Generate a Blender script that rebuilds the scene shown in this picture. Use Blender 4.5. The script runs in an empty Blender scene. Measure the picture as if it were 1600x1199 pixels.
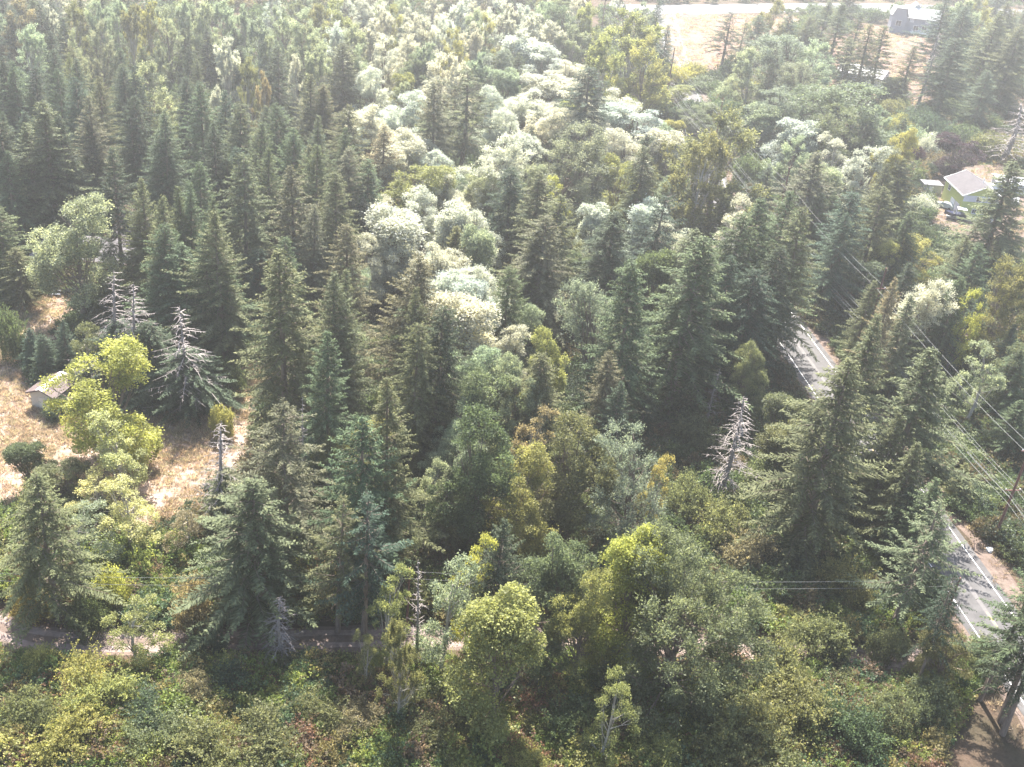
import bpy, math, random
import numpy as np
from mathutils import Vector

# ------------------------------------------------------------------ camera, sky, sun, exposure
H_CAM = 85.0
PITCH = math.atan(1003 / 1690); ROLL = math.atan2(300, 2846); FPX = 1690.0
scene = bpy.context.scene
COL = scene.collection
cam_data = bpy.data.cameras.new('camera'); cam = bpy.data.objects.new('camera', cam_data); COL.objects.link(cam)
cam_data.sensor_width = 36.0; cam_data.lens = 36.0 * FPX / 1600.0
cam_data.clip_start = 0.5; cam_data.clip_end = 6000
_f = Vector((0, math.cos(PITCH), -math.sin(PITCH))); _U = Vector((0, math.sin(PITCH), math.cos(PITCH))); _R = Vector((1, 0, 0))
_r = math.cos(ROLL) * _R + math.sin(ROLL) * _U; _u = -math.sin(ROLL) * _R + math.cos(ROLL) * _U
from mathutils import Matrix
cam.matrix_world = Matrix(((_r.x, _u.x, -_f.x, 0), (_r.y, _u.y, -_f.y, 0), (_r.z, _u.z, -_f.z, H_CAM), (0, 0, 0, 1)))
scene.camera = cam

SUN_EL, SUN_AZ = math.radians(54), math.radians(-8)
world = bpy.data.worlds.new('World'); scene.world = world; world.use_nodes = True
wn = world.node_tree.nodes; wl = world.node_tree.links
sky = wn.new('ShaderNodeTexSky'); sky.sky_type = 'NISHITA'; sky.sun_disc = False
sky.sun_elevation = SUN_EL; sky.sun_rotation = SUN_AZ; sky.air_density = 1.3; sky.dust_density = 2.5
wn['Background'].inputs['Strength'].default_value = 0.09
wl.new(sky.outputs['Color'], wn['Background'].inputs['Color'])
sd = bpy.data.lights.new('sun', 'SUN'); sd.energy = 5.0; sd.angle = math.radians(0.53); sd.color = (1.0, 0.95, 0.86)
sun = bpy.data.objects.new('sun', sd); COL.objects.link(sun)
sun.rotation_euler = Vector((-math.sin(SUN_AZ) * math.cos(SUN_EL), -math.cos(SUN_AZ) * math.cos(SUN_EL), -math.sin(SUN_EL))).to_track_quat('-Z', 'Y').to_euler()
scene.view_settings.view_transform = 'Standard'; scene.view_settings.look = 'None'
scene.view_settings.exposure = 2.28; scene.view_settings.gamma = 1.0
scene.cycles.max_bounces = 8; scene.cycles.diffuse_bounces = 4; scene.cycles.glossy_bounces = 2
scene.cycles.transmission_bounces = 5; scene.cycles.volume_bounces = 0; scene.cycles.use_denoising = True

HAZE_DENSITY = 0.00050; HAZE_G = 0.65

# ------------------------------------------------------------------ helpers
def ray(x, y):
    a = (x - 800.0) / FPX; b = -(y - 599.5) / FPX
    return _f + a * _r + b * _u
def at(x, y, z=0.0):
    """ground point (at height z) that the photograph shows at pixel x, y"""
    d = ray(x, y); t = (z - H_CAM) / d.z
    return Vector((d.x * t, d.y * t, z))
def to_px(p):
    v = Vector(p) - Vector((0, 0, H_CAM)); w = v.dot(_f)
    return 800 + FPX * v.dot(_r) / w, 599.5 - FPX * v.dot(_u) / w
def dist(p): return (Vector(p) - Vector((0, 0, H_CAM))).dot(_f)

def mat(name, rough=0.8, spec=0.3):
    m = bpy.data.materials.new(name); m.use_nodes = True
    b = m.node_tree.nodes['Principled BSDF']; b.inputs['Roughness'].default_value = rough
    b.inputs['Specular IOR Level'].default_value = spec
    return m, m.node_tree.nodes, m.node_tree.links, b
def noise(n, scale, detail=4, rough=0.6, vec=None, l=None):
    t = n.new('ShaderNodeTexNoise'); t.inputs['Scale'].default_value = scale; t.inputs['Detail'].default_value = detail
    t.inputs['Roughness'].default_value = rough
    if vec is not None: l.new(vec, t.inputs['Vector'])
    return t
def ramp(n, stops):
    r = n.new('ShaderNodeValToRGB'); e = r.color_ramp.elements
    while len(e) < len(stops): e.new(0.5)
    for k, (p, c) in enumerate(stops): e[k].position = p; e[k].color = (*c, 1)
    return r
def noisy_mat(name, stops, scale, rough=0.85, spec=0.2, bump=0.0, stretch=None, detail=6):
    m, n, l, b = mat(name, rough, spec)
    tc = n.new('ShaderNodeTexCoord'); v = tc.outputs['Object']
    if stretch:
        mp = n.new('ShaderNodeMapping'); mp.inputs['Scale'].default_value = stretch; l.new(v, mp.inputs['Vector']); v = mp.outputs['Vector']
    t = noise(n, scale, detail, 0.65, v, l); r = ramp(n, stops)
    l.new(t.outputs['Fac'], r.inputs['Fac']); l.new(r.outputs['Color'], b.inputs['Base Color'])
    if bump:
        bp = n.new('ShaderNodeBump'); bp.inputs['Strength'].default_value = bump; bp.inputs['Distance'].default_value = 0.2
        l.new(t.outputs['Fac'], bp.inputs['Height']); l.new(bp.outputs['Normal'], b.inputs['Normal'])
    return m
def plain(name, c, rough=0.7, spec=0.3, metal=0.0):
    d = tuple(x * 0.82 for x in c)
    m = noisy_mat(name, [(0.3, d), (0.7, c)], 3.0, rough, spec); m.node_tree.nodes['Principled BSDF'].inputs['Metallic'].default_value = metal
    return m

def leaf_mat(name, trans=0.45, rough=0.5, spec=0.4, instancer=False, gloss_tint=None):
    """leaf colour = object colour (or per-instance attribute) x leaf tone, part translucent"""
    m, n, l, b = mat(name, rough, spec)
    if instancer:
        c = n.new('ShaderNodeAttribute'); c.attribute_type = 'INSTANCER'; c.attribute_name = 'tint'; csock = c.outputs['Color']
    else:
        c = n.new('ShaderNodeObjectInfo'); csock = c.outputs['Color']
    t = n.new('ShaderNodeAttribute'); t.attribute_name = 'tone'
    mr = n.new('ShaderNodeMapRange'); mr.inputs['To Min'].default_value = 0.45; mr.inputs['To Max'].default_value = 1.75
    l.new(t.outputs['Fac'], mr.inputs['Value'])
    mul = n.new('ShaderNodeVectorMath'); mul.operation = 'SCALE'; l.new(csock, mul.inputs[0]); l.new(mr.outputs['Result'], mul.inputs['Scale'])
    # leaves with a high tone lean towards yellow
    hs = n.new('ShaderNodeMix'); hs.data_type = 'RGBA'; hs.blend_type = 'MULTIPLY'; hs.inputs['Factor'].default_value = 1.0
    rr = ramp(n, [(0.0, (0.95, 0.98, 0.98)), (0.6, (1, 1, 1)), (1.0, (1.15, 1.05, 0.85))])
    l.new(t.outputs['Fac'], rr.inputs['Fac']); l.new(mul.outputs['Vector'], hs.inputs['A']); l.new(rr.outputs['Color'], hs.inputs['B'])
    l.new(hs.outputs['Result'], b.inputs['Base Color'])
    tr = n.new('ShaderNodeBsdfTranslucent')
    tm = n.new('ShaderNodeVectorMath'); tm.operation = 'MULTIPLY'; tm.inputs[1].default_value = (1.45, 1.42, 1.1)
    l.new(hs.outputs['Result'], tm.inputs[0]); l.new(tm.outputs['Vector'], tr.inputs['Color'])
    mx = n.new('ShaderNodeMixShader'); mx.inputs[0].default_value = trans
    l.new(b.outputs[0], mx.inputs[1]); l.new(tr.outputs[0], mx.inputs[2]); l.new(mx.outputs[0], n['Material Output'].inputs['Surface'])
    return m

def mesh_np(name, verts, faces, material, tone=None, smooth=False):
    """verts (n,3) array; faces: (m,4) or (m,3) array or list of lists"""
    me = bpy.data.meshes.new(name)
    if isinstance(faces, np.ndarray):
        k = faces.shape[1]
        me.vertices.add(len(verts)); me.vertices.foreach_set('co', np.asarray(verts, dtype=np.float32).ravel())
        me.loops.add(faces.size); me.loops.foreach_set('vertex_index', faces.astype(np.int32).ravel())
        me.polygons.add(len(faces)); me.polygons.foreach_set('loop_start', (np.arange(len(faces)) * k).astype(np.int32))
        me.update(calc_edges=True)
    else:
        me.from_pydata([tuple(v) for v in verts], [], faces); me.update()
    if tone is not None:
        a = me.attributes.new('tone', 'FLOAT', 'FACE'); a.data.foreach_set('value', np.asarray(tone, dtype=np.float32))
    if smooth:
        me.polygons.foreach_set('use_smooth', np.ones(len(me.polygons), dtype=bool))
    me.materials.append(material)
    return me

class MB:
    """collects boxes, tubes and polygons of one part"""
    def __init__(s): s.v = []; s.f = []
    def poly(s, pts):
        b = len(s.v); s.v += [tuple(p) for p in pts]; s.f.append(list(range(b, b + len(pts)))); return s
    def box(s, c, d, rz=0.0):
        x, y, z = d[0] / 2, d[1] / 2, d[2] / 2; b = len(s.v); ca, sa = math.cos(rz), math.sin(rz)
        for k in ((-x, -y, -z), (x, -y, -z), (x, y, -z), (-x, y, -z), (-x, -y, z), (x, -y, z), (x, y, z), (-x, y, z)):
            s.v.append((c[0] + k[0] * ca - k[1] * sa, c[1] + k[0] * sa + k[1] * ca, c[2] + k[2]))
        s.f += [[b + i for i in q] for q in ((3, 2, 1, 0), (4, 5, 6, 7), (0, 1, 5, 4), (1, 2, 6, 5), (2, 3, 7, 6), (3, 0, 4, 7))]; return s
    def tube(s, pts, radii, n=6, cap=True):
        pts = [Vector(p) for p in pts]; b = len(s.v)
        for i, p in enumerate(pts):
            t = (pts[min(i + 1, len(pts) - 1)] - pts[max(i - 1, 0)]).normalized()
            a = t.cross(Vector((0, 0, 1)) if abs(t.z) < 0.9 else Vector((1, 0, 0))).normalized(); c = t.cross(a)
            r = radii[i] if hasattr(radii, '__len__') else radii
            for k in range(n):
                q = 2 * math.pi * k / n; s.v.append(tuple(p + a * math.cos(q) * r + c * math.sin(q) * r))
        for i in range(len(pts) - 1):
            for k in range(n):
                s.f.append([b + i * n + k, b + i * n + (k + 1) % n, b + (i + 1) * n + (k + 1) % n, b + (i + 1) * n + k])
        if cap:
            s.f.append([b + k for k in range(n)][::-1]); s.f.append([b + (len(pts) - 1) * n + k for k in range(n)])
        return s
    def prism(s, outline, y0, y1):
        """outline [(x,z)] extruded from y0 to y1"""
        n = len(outline); b = len(s.v)
        s.v += [(x, y0, z) for x, z in outline] + [(x, y1, z) for x, z in outline]
        s.f.append([b + i for i in range(n)]); s.f.append([b + n + i for i in range(n)][::-1])
        for i in range(n): j = (i + 1) % n; s.f.append([b + j, b + i, b + n + i, b + n + j])
        return s
    def mesh(s, name, m): return mesh_np(name, s.v, s.f, m)
    def build(s, name, m, parent=None, label=None):
        o = bpy.data.objects.new(name, s.mesh(name, m)); COL.objects.link(o); o.parent = parent
        if label: o['label'] = label
        return o

def tag(o, label=None, cat=None, group=None, kind=None):
    if label: o['label'] = label
    if cat: o['category'] = cat
    if group: o['group'] = group
    if kind: o['kind'] = kind
    return o
def empty(name, loc, rz=0.0):
    o = bpy.data.objects.new(name, None); COL.objects.link(o); o.location = loc; o.rotation_euler = (0, 0, rz); o.empty_display_size = 0.5; return o
def child(name, me, parent, label=None):
    o = bpy.data.objects.new(name, me); COL.objects.link(o); o.parent = parent
    if label: o['label'] = label
    return o
def in_poly(x, y, poly):
    c = False; j = len(poly) - 1
    for i in range(len(poly)):
        xi, yi = poly[i][0], poly[i][1]; xj, yj = poly[j][0], poly[j][1]
        if (yi > y) != (yj > y) and x < (xj - xi) * (y - yi) / (yj - yi) + xi: c = not c
        j = i
    return c

# ------------------------------------------------------------------ materials
M_BARK = noisy_mat('bark', [(0.3, (0.10, 0.075, 0.06)), (0.7, (0.24, 0.19, 0.16))], 3.0, 0.9, 0.15, 0.6, (1, 1, 0.2))
M_PALEBARK = noisy_mat('pale_bark', [(0.3, (0.2, 0.18, 0.15)), (0.7, (0.42, 0.38, 0.33))], 3.0, 0.85, 0.2, 0.4, (1, 1, 0.25))
M_DEAD = noisy_mat('dead_wood', [(0.3, (0.16, 0.138, 0.13)), (0.7, (0.29, 0.255, 0.245))], 2.0, 0.8, 0.2)
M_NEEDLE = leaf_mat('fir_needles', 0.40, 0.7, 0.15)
M_LEAF = leaf_mat('leaves', 0.50, 0.55, 0.3)
M_UNDER = leaf_mat('undergrowth_leaves', 0.42, 0.55, 0.35, instancer=True)
# ------------------------------------------------------------------ tree kinds
def norm(a): return a / np.maximum(np.linalg.norm(a, axis=-1, keepdims=True), 1e-9)
def kites(P, D, W, bend=None):
    """one leaf or twig per row: base P, length vector D, half-width vector W -> quads"""
    n = len(P); v = np.empty((n, 4, 3), dtype=np.float32)
    mid = P + D * 0.45
    if bend is not None: mid = mid + bend
    v[:, 0] = P; v[:, 1] = mid + W; v[:, 2] = P + D; v[:, 3] = mid - W
    return v.reshape(-1, 3), np.arange(n * 4, dtype=np.int32).reshape(n, 4)

def conifer(seed, H=30.0, R=5.6, base=0.12, droop=0.30, up=0.35, gap=1.0, ragged=0.25, shape=0.78, fol=1.0, skirt=None, dead_low=True):
    """returns (trunk mesh, crown mesh): whorls of branches that carry side sprays"""
    rg = np.random.default_rng(seed); hb = H * base
    tb = MB(); bx, by = rg.normal(0, 0.25, 2)
    lean = lambda z: (bx * math.sin(z / H * 3.0), by * math.sin(z / H * 2.2))
    zs = np.linspace(0, H * 0.985, 9)
    tb.tube([(lean(z)[0], lean(z)[1], z) for z in zs], [0.40 * (1 - z / H) ** 0.85 + 0.025 for z in zs], 7)
    P, D, W, T = [], [], [], []; ph = rg.uniform(0, 6.28, 3)
    z = H - 0.25; az0 = rg.uniform(0, 6.28)
    side_gain = [1 + 0.18 * math.cos(k * 1.57 + rg.uniform(0, 6)) for k in range(4)]
    top = skirt if skirt else 1.0
    while z > hb:
        t = (H - z) / (H - hb)
        if z / H < top:
            nb = rg.integers(4, 7)
            for k in range(nb):
                if rg.random() > 1.0 / gap ** 0.5 * (0.93): continue
                az = az0 + 6.283 * k / nb + rg.normal(0, 0.25)
                L = R * min(1.0, 1.22 * (t + 0.012) ** (shape * 1.3)) * (1 - 0.30 * max(0, t - 0.75) / 0.25)
                L *= 1 + 0.20 * math.sin(2 * az + z * 0.55 + ph[0]) * math.cos(z * 0.33 + ph[1]) + 0.12 * math.sin(z * 1.25 + ph[2] + az)
                L *= rg.uniform(1 - ragged * 1.5, 1 + ragged) * side_gain[int((az % 6.283) / 1.571) % 4]
                if rg.random() < 0.06: L *= 1.3
                L = max(L, 0.3); zb = z + rg.uniform(-0.2, 0.2)
                out = np.array([math.cos(az), math.sin(az), 0.0]); sd_ = np.array([-math.sin(az), math.cos(az), 0.0])
                a0 = up * (1 - t) * 1.6 - 0.05 - droop * t * 0.3; b0 = droop * (0.6 + t * 0.7)
                lx, ly = lean(zb)
                def pos(s):
                    s = np.asarray(s)[..., None]
                    return np.array([lx, ly, zb]) + out * L * s + np.array([0, 0, 1.0]) * L * (a0 * s - b0 * s ** 2 + 0.55 * b0 * s ** 3) + sd_ * L * 0.06 * np.sin(s * 5 + az)
                m = max(4, int(L / 0.14 * fol))
                s = np.linspace(0.12 if L < 1.5 else 0.22, 0.98, m) + rg.uniform(-0.02, 0.02, m)
                p = pos(s)
                for sgn in (-1, 1):
                    ang = rg.uniform(0.75, 1.15, m)[:, None]
                    ln = (0.19 * L * (1 - s) + 0.26) * rg.uniform(0.5, 1.25, m)
                    d = norm(out * np.cos(ang) + sgn * sd_ * np.sin(ang) + np.array([0, 0, -1.0]) * rg.uniform(-0.05, 0.5 + droop, m)[:, None])
                    P.append(p + rg.normal(0, 0.05, (m, 3)) + np.array([0, 0, 1.0]) * rg.uniform(-0.12, 0.08, m)[:, None]); D.append(d * ln[:, None])
                    w = norm(np.cross(d, np.array([0, 0, 1.0])) + rg.normal(0, 0.45, (m, 3))) * (0.062 + 0.04 * rg.random(m))[:, None]
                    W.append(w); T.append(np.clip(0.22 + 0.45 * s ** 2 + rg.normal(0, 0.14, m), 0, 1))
                # hanging sprays under the branch and the tip itself
                h = m // 2 + 1; s2 = rg.uniform(0.2, 1.0, h); p2 = pos(s2)
                d2 = norm(out * 0.6 + sd_ * rg.normal(0, 0.5, h)[:, None] + np.array([0, 0, -1.0]) * rg.uniform(0.2, 1.0, h)[:, None])
                P.append(p2); D.append(d2 * rg.uniform(0.3, 0.7, h)[:, None]); W.append(norm(rg.normal(0, 1, (h, 3))) * 0.065); T.append(np.clip(rg.normal(0.28, 0.14, h), 0, 1))
                if L > 1.2 and rg.random() < 0.75:
                    q = pos([0.0, 0.35, 0.7]); tb.tube(q, [0.05, 0.035, 0.015], 3, False)
        az0 += 2.4; z -= (0.30 + 0.22 * t) * gap
    if dead_low:
        for k in range(10):
            zb = hb * rg.uniform(0.3, 1.0); az = rg.uniform(0, 6.28); L = rg.uniform(0.8, 2.4)
            o = np.array([math.cos(az), math.sin(az), 0])
            tb.tube([np.array([0, 0, zb]) + o * L * s + np.array([0, 0, -0.4]) * L * s * s for s in (0, 0.5, 1)], [0.045, 0.03, 0.01], 3, False)
    v, f = kites(np.concatenate(P), np.concatenate(D), np.concatenate(W))
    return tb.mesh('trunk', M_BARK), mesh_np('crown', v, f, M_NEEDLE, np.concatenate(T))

def broadleaf(seed, H=18.0, R=5.0, base=0.12, nclump=120, cr=1.0, leaf=0.215, perclump=290, style='round', bark=None, lobes=7, fill=0.45, nlimb=46):
    """style round: clumps of leaves on spreading limbs; tuft: upswept sprays; fine: small leaves on drooping shoots; column: narrow"""
    rg = np.random.default_rng(seed); hb = H * base; cz = hb + (H - hb) * 0.52; hz = (H - hb) * 0.5
    # big lobes give the outline its bumps
    lob = []
    for k in range(lobes):
        az = 6.283 * k / lobes + rg.normal(0, 0.4); el = rg.uniform(-1.1, 1.2); ce = math.cos(el) ** 0.6
        q = rg.uniform(0.45, 0.72)
        lob.append((np.array([math.cos(az) * ce * R * q, math.sin(az) * ce * R * q, cz + hz * math.sin(el) * 0.85]), rg.uniform(0.30, 0.52)))
    lob.append((np.array([rg.normal(0, 0.3), rg.normal(0, 0.3), cz + hz * 0.35]), 0.5))
    C = []
    while len(C) < nclump:
        c, q = lob[rg.integers(len(lob))]
        d = norm(rg.normal(0, 1, 3)); r = rg.uniform(fill, 1.0) ** 0.5
        p = c + d * np.array([R * q, R * q, hz * q * 1.1]) * r
        if p[2] < hb * 0.9: continue
        if style in ('column', 'tuft'):
            tt = (p[2] - hb) / (H - hb)
            lim = R * (1.05 - 0.75 * max(0, tt - 0.35) / 0.65)
            if math.hypot(p[0], p[1]) > lim: continue
        C.append(p)
    C = np.array(C); C[:, :2] *= (R - cr * 0.75) / np.percentile(np.hypot(C[:, 0], C[:, 1]), 93); C[:, 2] = hb + (C[:, 2] - hb) * (H - hb - cr * 0.5) / (np.max(C[:, 2]) - hb); cr_ = cr * rg.uniform(0.6, 1.25, nclump)
    P, D, W, T = [], [], [], []
    axis = np.stack([np.zeros(nclump), np.zeros(nclump), np.full(nclump, hb + (H - hb) * 0.3)], 1)
    outv = norm(C - axis)
    ctone = rg.normal(0.45, 0.10, nclump)
    for i in range(nclump):
        n = int(perclump * (cr_[i] / cr) ** 1.5)
        if style in ('round', 'column'):
            d = norm(rg.normal(0, 1, (n, 3)) + outv[i] * 0.75 + np.array([0, 0, 0.35]))
            # ragged clump surface
            rr = cr_[i] * (0.55 + 0.5 * rg.random((n, 1)) ** 0.5) * (1 + 0.22 * np.sin(d[:, :1] * 7 + i) * np.cos(d[:, 1:2] * 6 + 2 * i))
            far = rg.random((n, 1)) < 0.14; rr = np.where(far, cr_[i] * (0.9 + 0.75 * rg.random((n, 1)) ** 2), rr)
            p = C[i] + d * rr * np.array([1, 1, 0.8]) + rg.normal(0, 0.09, (n, 3))
            ld = norm(d * 0.6 + rg.normal(0, 0.7, (n, 3)) + np.array([0, 0, -0.25])); ll = leaf * rg.uniform(0.6, 1.25, (n, 1))
        else:
            ns = 9; shoot = norm(outv[i] * (0.75 if style == 'tuft' else 0.9) + np.array([0, 0, 0.75 if style == 'tuft' else 0.15]) + rg.normal(0, 0.45, (ns, 3)))
            sl = cr_[i] * rg.uniform(0.8, 1.6, ns); which = rg.integers(0, ns, n); s = rg.random(n) ** 0.8
            p = C[i] + rg.normal(0, 0.25, (n, 3)) * cr_[i] * 0.5 + shoot[which] * (sl[which] * s)[:, None]
            if style == 'fine': p[:, 2] -= (s ** 2) * sl[which] * 0.35
            p += rg.normal(0, 0.10, (n, 3)); ld = norm(shoot[which] + rg.normal(0, 0.6, (n, 3))); ll = leaf * rg.uniform(0.6, 1.2, (n, 1))
        w = norm(np.cross(ld, rg.normal(0, 1, (n, 3)))) * ll * (0.42 if style != 'fine' else 0.26)
        P.append(p); D.append(ld * ll); W.append(w); T.append(np.clip(ctone[i] + rg.normal(0, 0.16, n), 0, 1))
    tb = MB(); rt = 0.022 * H
    fork = hb + (H - hb) * 0.22; bend = rg.normal(0, 0.3, 2)
    tb.tube([(0, 0, 0), (bend[0] * 0.5, bend[1] * 0.5, fork * 0.5), (bend[0], bend[1], fork), (bend[0] * 0.6, bend[1] * 0.6, cz + hz * 0.35)], [rt, rt * 0.78, rt * 0.62, rt * 0.2], 7)
    for i in range(min(nclump, nlimb)):
        z0 = rg.uniform(0.75 * hb + 0.5, min(C[i][2], cz + hz * 0.2)) if C[i][2] > hb + 1 else hb * 0.8
        a = np.array([bend[0], bend[1], z0]); e = C[i]; mid = (a + e) / 2 + np.array([0, 0, -0.25 * np.linalg.norm(e - a) * 0.4])
        tb.tube([a, mid, e], [rt * 0.28, rt * 0.17, 0.03], 4, False)
        for _ in range(2):
            tb.tube([mid, (mid + e) / 2 + rg.normal(0, 0.3, 3), e + rg.normal(0, 0.8, 3)], [rt * 0.12, 0.03, 0.015], 3, False)
    v, f = kites(np.concatenate(P), np.concatenate(D), np.concatenate(W))
    return tb.mesh('trunk', bark or M_BARK), mesh_np('crown', v, f, M_LEAF, np.concatenate(T))

def dead_tree(seed, H=20.0, R=3.2, base=0.12, top=1.0, droop=0.75, gap=1.15, curly=0.45, rt=0.26):
    """bare bleached trunk with whorls of drooping branches that carry bare twigs"""
    rg = np.random.default_rng(seed); t = MB(); b = MB()
    zs = np.linspace(0, H, 9); bend = rg.normal(0, 0.2, 2)
    ln = lambda z: np.array([bend[0] * math.sin(z / H * 3), bend[1] * math.sin(z / H * 3), z])
    t.tube([ln(z) for z in zs], [rt * (1 - z / H) ** 0.8 + 0.03 for z in zs], 7)
    z = H - 0.4; az = 0.0
    while z > H * base:
        tt = (H - z) / (H * (1 - base))
        for k in range(rg.integers(3, 6)):
            az += 1.3 + rg.normal(0, 0.3); L = R * (0.12 + tt ** 0.8) * (rg.uniform(0.6, 1.1) if rg.random() < 0.72 else rg.uniform(0.15, 0.45))
            if tt > 0.8: L *= 0.7
            o = np.array([math.cos(az), math.sin(az), 0.0]); s_ = np.array([-o[1], o[0], 0.0]); c0 = rg.normal(0, curly)
            pos = lambda s: ln(z) + o * L * s + np.array([0, 0, 1.0]) * L * (0.12 * s - droop * s * s + 0.35 * droop * s ** 3) + s_ * L * c0 * s * s
            b.tube([pos(s) for s in (0, 0.33, 0.66, 1.0)], [0.042 + 0.009 * L, 0.036, 0.026, 0.012], 3, False)
            for j in range(int(3 + L * 3)):
                s = rg.uniform(0.3, 0.95); l2 = 0.35 * L * (1.1 - s) * rg.uniform(0.6, 1.4); q = pos(s); sg = rg.choice([-1, 1])
                e = q + (o * 0.6 + s_ * sg * 0.7 + np.array([0, 0, -0.45])) * l2
                b.tube([q, (q + e) / 2 + np.array([0, 0, 0.05 * l2]), e], [0.028, 0.02, 0.010], 3, False)
        z -= rg.uniform(0.35, 0.65) * gap
    return t.mesh('trunk', M_DEAD), b.mesh('dead_branches', M_DEAD)

def shrub(seed, R=1.6, H=2.0, nclump=13, leaf=0.2, per=95, spiky=False):
    """ragged clumps plus leafy shoots that arch out of them"""
    rg = np.random.default_rng(seed); P, D, W, T = [], [], [], []
    def add(p, ld, tone, k=1.0):
        n = len(p); ll = leaf * k * rg.uniform(0.5, 1.3, (n, 1)); P.append(p); D.append(ld * ll)
        W.append(norm(np.cross(ld, rg.normal(0, 1, (n, 3)))) * ll * 0.4); T.append(np.clip(tone + rg.normal(0, 0.17, n), 0, 1))
    sq = rg.uniform(0.7, 1.3)
    for i in range(nclump):
        az = rg.uniform(0, 6.28); r = R * math.sqrt(rg.random()) * 0.85; h = H * rg.uniform(0.12, 0.8) * (1 - 0.5 * (r / R) ** 2)
        c = np.array([math.cos(az) * r * sq, math.sin(az) * r / sq, h]); q = R * rg.uniform(0.12, 0.38)
        n = int(per * 0.6); d = norm(rg.normal(0, 1, (n, 3)) + np.array([0, 0, 0.5])); p = c + d * q * rg.uniform(0.3, 1.25, (n, 1)) * np.array([1, 1, 0.8])
        add(p, norm(d * 0.6 + rg.normal(0, 0.7, (n, 3))), rg.normal(0.42, 0.15))
        for k in range(3 if spiky else 2):
            a2 = rg.uniform(0, 6.28); L = R * rg.uniform(0.35, 0.9); n = int(per * 0.16); s = rg.random((n, 1))
            o = np.array([math.cos(a2), math.sin(a2), 0.0]); up = rg.uniform(0.7, 1.6) if spiky else rg.uniform(0.2, 1.0)
            p = c + o * L * 0.7 * s + np.array([0, 0, 1.0]) * L * (up * s - 0.8 * s * s) + rg.normal(0, 0.06, (n, 3)); add(p, norm(o + rg.normal(0, 0.8, (n, 3))), rg.normal(0.55, 0.12), 0.85)
    P, D, W, T = (np.concatenate(q) for q in (P, D, W, T)); P[:, 2] = np.maximum(P[:, 2], 0.03); return P, D, W, T
def shrub_mesh(name, m, *a, **k):
    P, D, W, T = shrub(*a, **k); v, f = kites(P, D, W); return mesh_np(name, v, f, m, T)

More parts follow.
